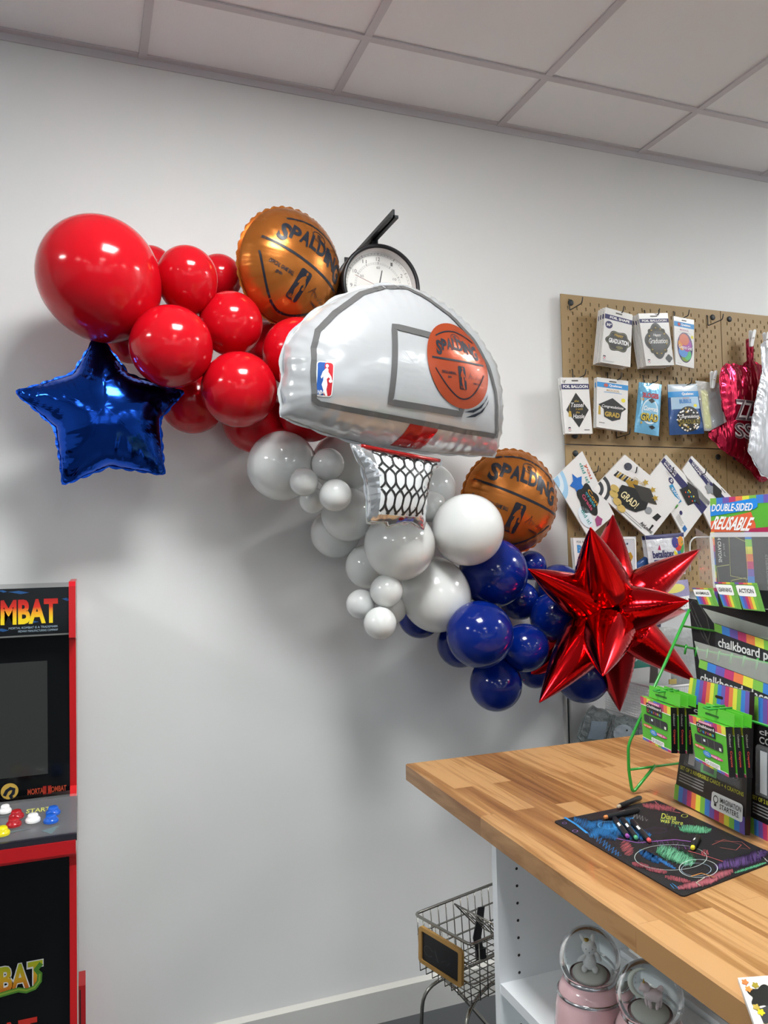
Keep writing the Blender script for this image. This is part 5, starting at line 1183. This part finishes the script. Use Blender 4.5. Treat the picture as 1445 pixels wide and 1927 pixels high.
# crayons
def crayon(tx, ty, bx_, by__, col, label, r=.0048, z0=None, z1=None):
    z0 = z0 or MZ+r+.0006; z1 = z1 or z0
    a, b = PZ(tx, ty, z0), PZ(bx_, by__, z1); d = b-a; L = d.length; X = Matrix.Translation(a) @ d.to_track_quat('Z', 'Y').to_matrix().to_4x4()
    t = thing('chalk_crayon', a, label, 'crayon', 'black chalk crayons on the placemat')
    mb = MB(); mb.lathe([(.0003, -.0012), (r*.62, -.0010), (r*.74, .0008), (r*.74, .006)], flat(col, .6), 20, X); mb.build('tip', t)['label'] = 'coloured wax tip'
    mb = MB(); mb.lathe([(r*.9, .0045), (r, .007), (r, L-.003), (r*.8, L), (.0003, L)], mat('crayon_barrel', (.02, .02, .022), .3), 24, X)
    up = (X.to_3x3().inverted() @ Vector((0, 0, 1)));
    for k, (m_, s0, s1, w_) in enumerate(((m_pure if col != 'cbb8a0' else flat('9a9a9a'), .45, .62, .5),)):
        vs = []; 
        a0 = math.atan2(up.y, up.x)-.55
        for i in range(5):
            q = a0+(i/4-.5)*w_*1.6
            for zz in (s0*L, s1*L): vs.append(X @ Vector((r*1.03*math.cos(q), r*1.03*math.sin(q), zz)))
        mb.add(vs, [(2*i, 2*i+1, 2*i+3, 2*i+2) for i in range(4)], m_, True)
    mb.build('barrel', t)
crayon(1138, 1538, 1202, 1524, 'e08a4c', 'black chalk crayon with an orange tip, lying across the others')
crayon(1163, 1518, 1205, 1501, 'cbb8a0', 'black chalk crayon with a beige tip, farthest back', z0=MZ+.0070, z1=MZ+.0055)
crayon(1181, 1574, 1156, 1540, 'a050a8', 'black chalk crayon with a purple tip')
crayon(1197, 1577, 1171, 1541, '5ab080', 'black chalk crayon with a green tip, between the purple and red ones')
crayon(1222, 1582, 1189, 1545, 'e0585c', 'black chalk crayon with a red tip')
crayon(1303, 1596, 1314, 1574, 'e8d838', 'black chalk crayon with a yellow tip, lying alone nearer the middle of the mat')
# card pack at the bottom right corner
v1_, v2_, v3_ = PZ(1388, 1840, CT+.006), PZ(1424, 1940, CT+.006), PZ(1470, 1834, CT+.006)
ea, eb = (v3_-v1_), (v2_-v1_)*1.6; mb = MB()
lo = [v1_, v1_+ea, v1_+ea+eb, v1_+eb]; dn = Vector((0, 0, -.0056)); mb.hexa([p+dn for p in lo], lo, flat('e8e4dc'))
q = Quad(*[tuple(v) for v in lo]); q = Quad(tuple(lo[0]), tuple(lo[1]), tuple(lo[2]), tuple(lo[3]))
poly(q, mb, blob(.42, .74, .32, .13, 5, .2), BK, .0004); poly(q, mb, [(.18, .60), (.5, .64), (.8, .52), (1, .3), (1, 0), (.2, .0)], flat('35363a'), .0006)
for u, v, c in ((.12, .93, 'd87840'), (.14, .84, 'd88a40'), (.32, .88, '9a8a28'), (.16, .62, 'b8a048'), (.22, .56, 'e8d820'), (.22, .40, 'd8b870'), (.6, .2, 'c8b838')): poly(q, mb, blob(u, v, .07, .035, 5, .25, 20, u*9), flat(c), .0010)
tag(mb.build('card_pack'), 'white edged pack with black and gold print at the bottom right corner of the countertop', 'pack')

# ================================================================== DISPLAY RACK WITH CHALKBOARD SETS
RB = ['d8d848', '7ab84a', '3c7cc8', '6a58a8', 'b8386a', 'e07a48', 'd8d848', '7ab84a', '3c7cc8', '6a58a8', 'b8386a', 'e07a48', 'd8d848', '7ab84a', '3c7cc8', '6a58a8']
F0 = PZ(1190, 1492, CT+.003)
b0, b1 = PZ(1270, 1503, CT+.004), PZ(1398, 1570, CT+.004)
e1 = (b1-b0).normalized(); mm = Vector((-e1.y, e1.x, 0)); mm = mm if mm.x > 0 else -mm     # mm points away from the viewer
def FP(px, py): return PP(px, py, F0, e1)
t = thing('wire_display_rack', F0, 'green wire display rack holding chalkboard sets at the right end of the countertop', 'display rack')
mb = MB(); wr = .0032
A_, B_, C_, D_ = FP(1233, 1440), FP(1190, 1493), FP(1183, 1450), FP(1182, 1402)
T_ = FP(1297, 1147); T2 = FP(1330, 1075)
mb.tube(fillet([A_, B_, C_, D_, T_], .012), wr, m_green, 10)
mb.tube([FP(1181, 1449), FP(1281, 1436)], wr*.8, m_green, 8); mb.build('side_frame', t)
WR = .42
mb = MB(); mb.tube(fillet([A_+e1*WR, B_+e1*WR, C_+e1*WR, D_+e1*WR, T_+e1*WR], .012), wr, m_green, 10); mb.build('side_frame', t)
slant = (T_-D_).normalized()
def Sl(px, py): return FP(px, py)
# planes facing the shopper
def leanv(deg): return mm*math.sin(math.radians(deg))+Vector((0, 0, 1))*math.cos(math.radians(deg))
class RPlane:
    def __init__(s, off, deg, base=None):
        s.p = (base or b0)+mm*off; s.u = leanv(deg); s.n = e1.cross(s.u); s.n = s.n if s.n.dot(CAM-s.p) > 0 else -s.n; s.n.normalize()
    def __call__(s, x, y): return PP(x, y, s.p, s.n)
    def quad(s, px4): return Quad(*[tuple(s(x, y)) for x, y in px4])
def sheet(q, mb, m, th=.002, pts=None):
    pts = pts or [(0, 0), (1, 0), (1, 1), (0, 1)]; N = len(pts); V = np.vstack([q.map(pts, 0), q.map(pts, -th)]); tr = [tuple(x) for x in tessellate_polygon([[Vector((x, y, 0)) for x, y in pts]])]
    mb.add(V, tr+[tuple(N+i for i in f)[::-1] for f in tr]+[(k, (k+1) % N, N+(k+1) % N, N+k) for k in range(N)], m)
def rainbow(q, mb, u0, v0, u1, v1, n, h=.0004, off=0, slant_=0, vert=False):
    for k in range(n):
        a, b = k/n, (k+1)/n
        if vert: rect(q, mb, u0, v0+(v1-v0)*a, u1, v0+(v1-v0)*b, flat(RB[(k+off) % 12], .4), h)
        else: poly(q, mb, [(u0+(u1-u0)*a, v0), (u0+(u1-u0)*b, v0), (u0+(u1-u0)*b+slant_, v1), (u0+(u1-u0)*a+slant_, v1)], flat(RB[(k+off) % 12], .4), h)
rk = t
for off, deg, x, y in ((.007, 9, 1240, 1303), (.092, 16, 1268, 1213), (.120, 16, 1284, 1178)):
    rp = RPlane(off, deg); a_ = rp(x, y); mb = MB(); mb.tube([a_, a_+e1*WR], wr*.8, m_green, 8); cw = mb.build('cross_wire', rk)
    if off == .092:
        for k in range(8):
            p = a_+e1*(.05+.04*k); mb = MB(); mb.tube([p+Vector((0, 0, .006)), p+Vector((-.006, 0, -.016))], wr*.8, m_green, 6); mb.build('prong', rk)
# blister packs
def blister(px4, off, label, txt2):
    rp = RPlane(off, 9); q = rp.quad(px4); t = thing('chalkboard_card_set', rp(*px4[3]), label, 'craft set', 'chalkboard card sets on the rack')
    mb = MB(); sheet(q, mb, flat('1c1a1c', .3), .010); rainbow(q, mb, .0, .80, 1, 1, 16, .0006)
    poly(q, mb, rrect(.47, .895, .60, .915, .008, asp=1.8), flat('2a1812'), .0012)
    q3 = q; rainbow(q, mb, .0, .0, 1, .12, 15, .0006, 1, -.01)
    V = []
    text(q, mb, 'SET OF 2 REVERSIBLE CARDS + 4 CRAYONS', .04, .255, .97, .285, flat('b8b83c'), .001, .02)
    for k in range(4): rect(q, mb, .04, .225-.022*k, .42, .235-.022*k, flat('8a8a8a'), .0008)
    poly(q, mb, rrect(.55, .075, .97, .20, .02, asp=1.6), flat('e8ecec', .3), .0016); text(q, mb, 'IMAGINATION', .67, .142, .95, .178, BK, .002, .01); text(q, mb, 'STARTERS.', .67, .095, .93, .132, BK, .002, .01)
    stroke(q, mb, ell(.61, .15, .03, .025, 14), .008, BK, .002, True); rect(q, mb, .595, .10, .625, .12, BK, .002)
    text(q, mb, 'chalkboard', .14, .735, .90, .775, flat('a8a8a8'), .001, .02); text(q, mb, txt2, .14, .67, .80, .72, flat('c8c8c8'), .001, .02)
    mb.build('card', t)
    mb = MB(); q2 = rp.quad(px4); poly(q2, mb, rrect(.14, .30, .92, .64, .04, asp=1.5), flat('3c3f44', .2), .0012); poly(q2, mb, [(.16, .32), (.26, .32), (.26, .62), (.16, .62)], flat('c8ccd0', .2), .0020)
    poly(q2, mb, [(.36, .30), (.60, .30), (.60, .48), (.36, .48)], flat('4f9a4c'), .0020); poly(q2, mb, [(.40, .32), (.56, .32), (.56, .42), (.40, .42)], flat('4a4c50'), .0026)
    stroke(q2, mb, [(.68, .46), (.78, .46), (.72, .36), (.80, .36)], .01, flat('8a8f94'), .0024); stroke(q2, mb, ell(.86, .40, .05, .05, 12), .01, flat('8a8f94'), .0024)
    g = [(.12, .29), (.94, .29), (.94, .66), (.12, .66)]; V = np.vstack([q2.map(g, .001), q2.map([(.15, .31), (.91, .31), (.91, .64), (.15, .64)], .010)]); mb.add(V, [(4, 5, 6, 7), (0, 1, 5, 4), (1, 2, 6, 5), (2, 3, 7, 6), (3, 0, 4, 7)], m_clear); mb.build('window', t)
blister([(1299, 1275), (1411, 1302), (1402, 1572), (1268, 1503)], 0, 'rainbow headed chalkboard card set hanging at the left end of the rack', 'COLLECTION')
blister([(1411, 1308), (1560, 1346), (1548, 1640), (1412, 1569)], .026, 'rainbow headed chalkboard card set at the right edge of the photo', 'COLOURING')
# crayon boxes
def crayon_box(px_hdr, px4, off, k, dx, label, grp):
    rp = RPlane(off, 6, b0); w = -rp.n*.0168*k
    def sh(v): return v+w
    q0 = rp.quad(px4); q = Quad(*[tuple(Vector(c)+w) for c in q0.c]); hd = [sh(rp(x, y)) for x, y in px_hdr]
    t = thing('crayon_box', Vector(q.c[3]), label, 'crayon box', grp); D = .0125
    GR = flat('55b030', .35)
    mb = MB(); lo = q.map([(0, 0), (1, 0), (1, 1), (0, 1)], -D); hi = q.map([(0, 0), (1, 0), (1, 1), (0, 1)], 0)
    mb.add(np.vstack([hi, lo]), [(0, 1, 2, 3)], GR); mb.add(np.vstack([hi, lo]), [(7, 6, 5, 4), (0, 4, 5, 1), (1, 5, 6, 2), (3, 7, 4, 0)], flat('141316', .3)); mb.add(np.vstack([hi, lo]), [(2, 6, 7, 3)], GR)
    rainbow(q, mb, 0, .83, 1, 1, 9, .0005, 4); rect(q, mb, .0, .81, 1, .828, m_pure, .0008); rainbow(q, mb, 0, 0, 1, .055, 9, .0005, 2); rect(q, mb, .0, .055, 1, .068, m_pure, .0008)
    poly(q, mb, rrect(.20, .66, .72, .91, .03, asp=1.5), BK, .0010); rect(q, mb, .28, .90, .66, .96, flat('d0388a'), .0012); text(q, mb, 'WASHABLE', .30, .91, .64, .95, m_pure, .0016, .02)
    text(q, mb, 'Chalkboard', .23, .81, .70, .875, m_pure, .0016, .01)
    for i, ch in enumerate('Crayons'): text(q, mb, ch, .235+.066*i, .70, .29+.066*i, .77 if ch == 'C' else .75, flat(['c83048', '3c9a4c', '3c7cc8', 'c8702c', 'b03c8a', 'c8b83c', '3ca0a8'][i]), .0016, .03)
    poly(q, mb, rrect(.10, .44, .90, .62, .04, asp=1.5), flat('2a2a2c', .3), .0010)
    for u in (.3, .48, .66): rect(q, mb, u, .45, u+.012, .61, flat('6a6a6a'), .0013)
    rect(q, mb, .36, .52, .42, .57, flat('d8e0e4'), .0016); rect(q, mb, .80, .46, .86, .52, flat('d8e0d0'), .0016)
    poly(q, mb, ell(.22, .36, .16, .035, 16), flat('d8482c'), .0010); text(q, mb, 'NO DUST', .10, .345, .34, .375, m_pure, .0014, .02); poly(q, mb, ell(.42, .27, .12, .065, 18), flat('2f86d0'), .0012); text(q, mb, 'NO', .37, .28, .47, .31, m_pure, .0016); text(q, mb, 'TOXIC', .34, .245, .50, .27, m_pure, .0016)
    poly(q, mb, ell(.68, .28, .20, .035, 16), flat('d0388a'), .0010); text(q, mb, 'AGES 3+', .54, .265, .82, .295, m_pure, .0014, .02)
    poly(q, mb, rrect(.34, .05, .78, .155, .02, asp=1.5), m_pure, .0014); text(q, mb, 'IMAGINATION', .48, .105, .76, .135, BK, .002); text(q, mb, 'STARTERS', .48, .07, .72, .097, BK, .002); stroke(q, mb, ell(.41, .105, .035, .028, 10), .01, BK, .002, True)
    # right-hand side lettering
    a_, b_, c_, d_ = q.c[1], q.c[1]-q.n*D, q.c[2]-q.n*D, q.c[2]
    qs = Quad(a_, b_, c_, d_); V, F = glyphs('Crayons', .03); put(qs, mb, np.c_[.30+V[:, 1]*.45, .52-V[:, 0]*.32], F, flat('b8483c'), .0006); V, F = glyphs('Chalkboard', .0); put(qs, mb, np.c_[.36+V[:, 1]*.3, .86-V[:, 0]*.26], F, flat('b8b8b0'), .0006)
    mb.build('carton', t)
    mb = MB(); h1 = [np.array(v) for v in hd]; qh = Quad(hd[0], hd[1], hd[2], hd[3]); qh = Quad(tuple(Vector(qh.c[0])), tuple(Vector(qh.c[1])), tuple(Vector(qh.c[2])), tuple(Vector(qh.c[3])))
    o_ = [(0, 0), (1, 0), (1, 1), (0, 1)]; V = np.vstack([qh.map(o_, -D*.75), qh.map(o_, -D*.75-.0012)]); mb.add(V, [(0, 1, 2, 3), (7, 6, 5, 4), (0, 4, 5, 1), (1, 5, 6, 2), (2, 6, 7, 3), (3, 7, 4, 0)], flat('5cc038', .35))
    class Off:
        def map(s, uv, h=0): return qh.map(uv, h-D*.75)
    poly(Off(), mb, rrect(.22, .30, .60, .46, .06, asp=.5), flat('256018'), .0005); mb.build('hang_tab', t)
g1_ = [(1205, 1309.5), (1262, 1331), (1263.5, 1417.5), (1210, 1391)]; h1_ = [(1214, 1289), (1272, 1308), (1271, 1330), (1213, 1311)]
g2_ = [(1296, 1344.5), (1365, 1368), (1372, 1463), (1309, 1430)]; h2_ = [(1305, 1321), (1373, 1344.5), (1372, 1369), (1304, 1346)]
nm = ['front box', 'middle box', 'back box']
for k in (2, 1, 0): crayon_box(h1_, g1_, -.060, k, 0, 'green crayon box, %s of the left hook group' % nm[k], 'green crayon boxes on the rack')
for k in (2, 1, 0): crayon_box(h2_, g2_, -.062, k, 0, 'green crayon box, %s of the right hook group' % nm[k], 'green crayon boxes on the rack')
for (x, y, off, l) in ((1228, 1299, -.066, 'left'), (1322, 1331, -.068, 'right')):      # prongs the boxes hang on
    rp = RPlane(off, 6, b0); p = rp(x, y); mb = MB(); mb.tube(fillet([p+mm*.045, p, p+e1*.020, p+e1*.020+mm*.045], .006), .0018, m_green, 8)
    mb.build('hanging_prong', rk)
# placemat packs standing in the tiers
def tier(off, deg, outline, top, strip, label, txt, tpx):
    rp = RPlane(off, deg); q = rp.quad(outline); t = thing('placemat_pack', rp(*outline[3]), label, 'placemat pack', 'bagged chalkboard placemats on the rack')
    mb = MB(); sheet(q, mb, flat('26282a', .35), .006)
    qs = rp.quad(strip); rainbow(qs, mb, 0, 0, 1, 1, 15, .0008, 1)
    qt = rp.quad(tpx); text(qt, mb, txt, 0, 0, 1, 1, flat('c9cbc9'), .0012, .02); mb.build('placemats', t)
    mb = MB(); qb = rp.quad(top); sheet(qb, mb, mat('clear_sleeve', (.60, .64, .58), .1, alpha=.30, spec=.8, bump=((20, 20, 20), .3, .01)), .0006); mb.build('clear_sleeve', t)
tier(.075, 16, [(1318, 1240), (1620, 1352), (1600, 1480), (1316, 1330)], [(1306, 1206), (1620, 1300), (1620, 1352), (1316, 1246)], [(1317, 1241), (1620, 1352), (1620, 1378), (1315, 1256)], 'bagged chalkboard placemat pack in the lower tier of the rack', 'chalkboard placemats', [(1319, 1266), (1490, 1320), (1490, 1345), (1318, 1288)])
tier(.105, 16, [(1345, 1172), (1620, 1262), (1620, 1380), (1346, 1262)], [(1322, 1144), (1620, 1232), (1620, 1262), (1345, 1176)], [(1344, 1173), (1620, 1264), (1620, 1288), (1345, 1188)], 'bagged chalkboard placemat pack in the upper tier of the rack', 'chalkboard placemats', [(1352, 1200), (1520, 1244), (1520, 1270), (1352, 1222)])
rp = RPlane(.125, 16); q = rp.quad([(1295, 1126), (1620, 1172), (1620, 1330), (1312, 1290)]); mb = MB(); sheet(q, mb, flat('151617', .4), .004)
for k in range(9):
    pts = [(.015+.013*k+.02*math.sin(j*.5)*.3, .95-.055*k-.028*j+.006*math.sin(j+k)) for j in range(7)]; stroke(q, mb, [(a+.006*j, b) for j, (a, b) in enumerate(pts)], .0035, flat('50534f'), .0008)
stroke(q, mb, [(.01, .93), (.04, .99), (.09, .93), (.13, .80), (.145, .62), (.12, .5), (.09, .55), (.05, .70), (.015, .85), (.01, .93)], .005, flat('50534f'), .0009)
tag(mb.build('chalkboard_card'), 'black card with thin leaf-like outlines standing at the left end of the rack', 'card')
# back tier: clear holder, tabs and sign
rp = RPlane(.15, 4)
t = thing('brochure_holder', rp(1343, 1105), 'clear acrylic holder full of chalkboard packs under the rainbow sign', 'holder')
mb = MB(); q = rp.quad([(1336, 1010), (1600, 1010), (1600, 1120), (1344, 1106)])
sheet(q, mb, m_clear, .002); back = RPlane(.205, 4); qb = back.quad([(1308, 993), (1600, 985), (1600, 1085), (1318, 1090)])
mb.add([tuple(rp(1336, 1010)), tuple(back(1308, 993)), tuple(back(1316, 1090)), tuple(rp(1344, 1106))], [(0, 1, 2, 3)], mat('clear_side', (.75, .78, .80), .1, alpha=.30, spec=.8))
rm_ = rp.quad([(1336, 1002), (1600, 1000), (1600, 1009), (1336, 1011)]); sheet(rm_, mb, mat('clear_rim', (.8, .8, .82), .1, alpha=.55, spec=.8), .003); sheet(rp.quad([(1334.5, 1008), (1338.5, 1008), (1346, 1106), (1342, 1106)]), mb, mat('clear_edge', (.85, .88, .88), .1, alpha=.5, spec=.8), .003); mb.build('holder', t) if False else mb.build('clear_box', t)
mid = RPlane(.175, 4)
def mini(px4, label, draw, off=.175):
    r_ = RPlane(off, 4); q = r_.quad(px4); mb = MB(); sheet(q, mb, flat('26282b', .4), .004); draw(q, mb); tag(mb.build('chalkboard_pack'), label, 'craft pack', 'dark packs in the clear holder')
def dm1(q, mb):
    rainbow(q, mb, 0, 0, .085, 1, 11, .0005, 2, vert=True); rainbow(q, mb, .84, 0, 1, 1, 10, .0005, 5, vert=True)
    V, F = glyphs('4 CRAYONS', .02); put(q, mb, np.c_[.16+V[:, 1]*.09, .92-V[:, 0]*.34], F, flat('c8ccc8'), .0008); V, F = glyphs('set of', .0); put(q, mb, np.c_[.30+V[:, 1]*.05, .84-V[:, 0]*.18], F, flat('9a9c9a'), .0008)
    Yg = flat('a8a860'); stroke(q, mb, [(.46, .97), (.88, .86), (.84, .36), (.44, .40)], .012, Yg, .0008, True); stroke(q, mb, [(.10, .52), (.42, .55)], .010, Yg, .0008); stroke(q, mb, [(.10, .52), (.20, .0)], .010, Yg, .0008); stroke(q, mb, [(.44, .34), (.52, .02)], .010, Yg, .0008); stroke(q, mb, [(.46, .34), (.80, .38), (.88, .04)], .010, Yg, .0008)
    rect(q, mb, .48, .42, .82, .92, flat('35373a'), .0006)
    for k in range(6): stroke(q, mb, [(.2+.1*k, .30), (.24+.1*k, .12), (.28+.1*k, .26)], .008, flat('6a6c6a'), .0008)
mini([(1338, 1001), (1414, 1001), (1424, 1142), (1346, 1138)], 'dark chalkboard pack with yellow outlined boards and rainbow edges, in the clear holder', dm1)
def dm2(q, mb):
    V, F = glyphs('chalkboard', .0); put(q, mb, np.c_[.18+V[:, 1]*.05, .70-V[:, 0]*.45], F, flat('7a7c7a'), .0008); stroke(q, mb, ell(.42, .25, .14, .18, 16), .006, flat('6a6c6a'), .0008)
mini([(1413, 1001), (1560, 1001), (1566, 1146), (1425, 1146)], 'plain dark chalkboard pack at the right edge, in the clear holder', dm2, .172)
def tab(px4, s_, off=.135):
    r_ = RPlane(off, 4); q = r_.quad(px4); mb = MB(); sheet(q, mb, flat('6aa84a', .4), .0015); rainbow(q, mb, .04, .04, .80, .62, 6, .0004, 2, .0); rainbow(q, mb, .0, .93, 1, 1, 5, .0004, 3)
    poly(q, mb, rrect(.02, .50, .86, .90, .06, asp=1.3), m_pure, .0008); text(q, mb, s_, .10, .62, .78, .78, BK, .0012, .02); tag(mb.build('category_card'), 'small rainbow category card reading %s' % s_, 'card', 'category cards on the rack')
tab([(1302, 1106), (1339, 1107), (1352, 1141), (1315, 1138)], 'ANIMALS'); tab([(1344, 1095), (1381, 1096), (1395, 1147), (1361, 1142)], 'LEARNING'); tab([(1382, 1096), (1423, 1097), (1439, 1151), (1398, 1147)], 'ACTION')
r_ = RPlane(.215, 3); q = r_.quad([(1336.5, 938), (1560, 921), (1560, 1010), (1338.5, 1010)]); mb = MB(); sheet(q, mb, flat('58ac34', .35), .002)
rainbow(q, mb, 0, .80, 1, 1, 16, .0005, 1)
poly(q, mb, [(0, .53), (.42, .66), (.45, .72), (.45, .90), (.42, .93), (0, .80)], flat('1c86dc', .35), .0010); poly(q, mb, [(0, .40), (.39, .60), (.43, .30), (.43, .18), (0, .0)], flat('e0603a', .35), .0008); poly(q, mb, [(.40, .20), (1, .32), (1, 0), (.2, 0)], flat('b02858', .35), .0011)
text(q, mb, 'DOUBLE-SIDED', .02, .64, .41, .83, m_pure, .0016, .02, rot=-4.2); text(q, mb, 'REUSABLE', .03, .16, .40, .50, m_pure, .0016, .03, rot=-10)
tag(mb.build('rainbow_sign'), 'rainbow topped sign reading DOUBLE-SIDED REUSABLE standing behind the clear holder', 'sign')
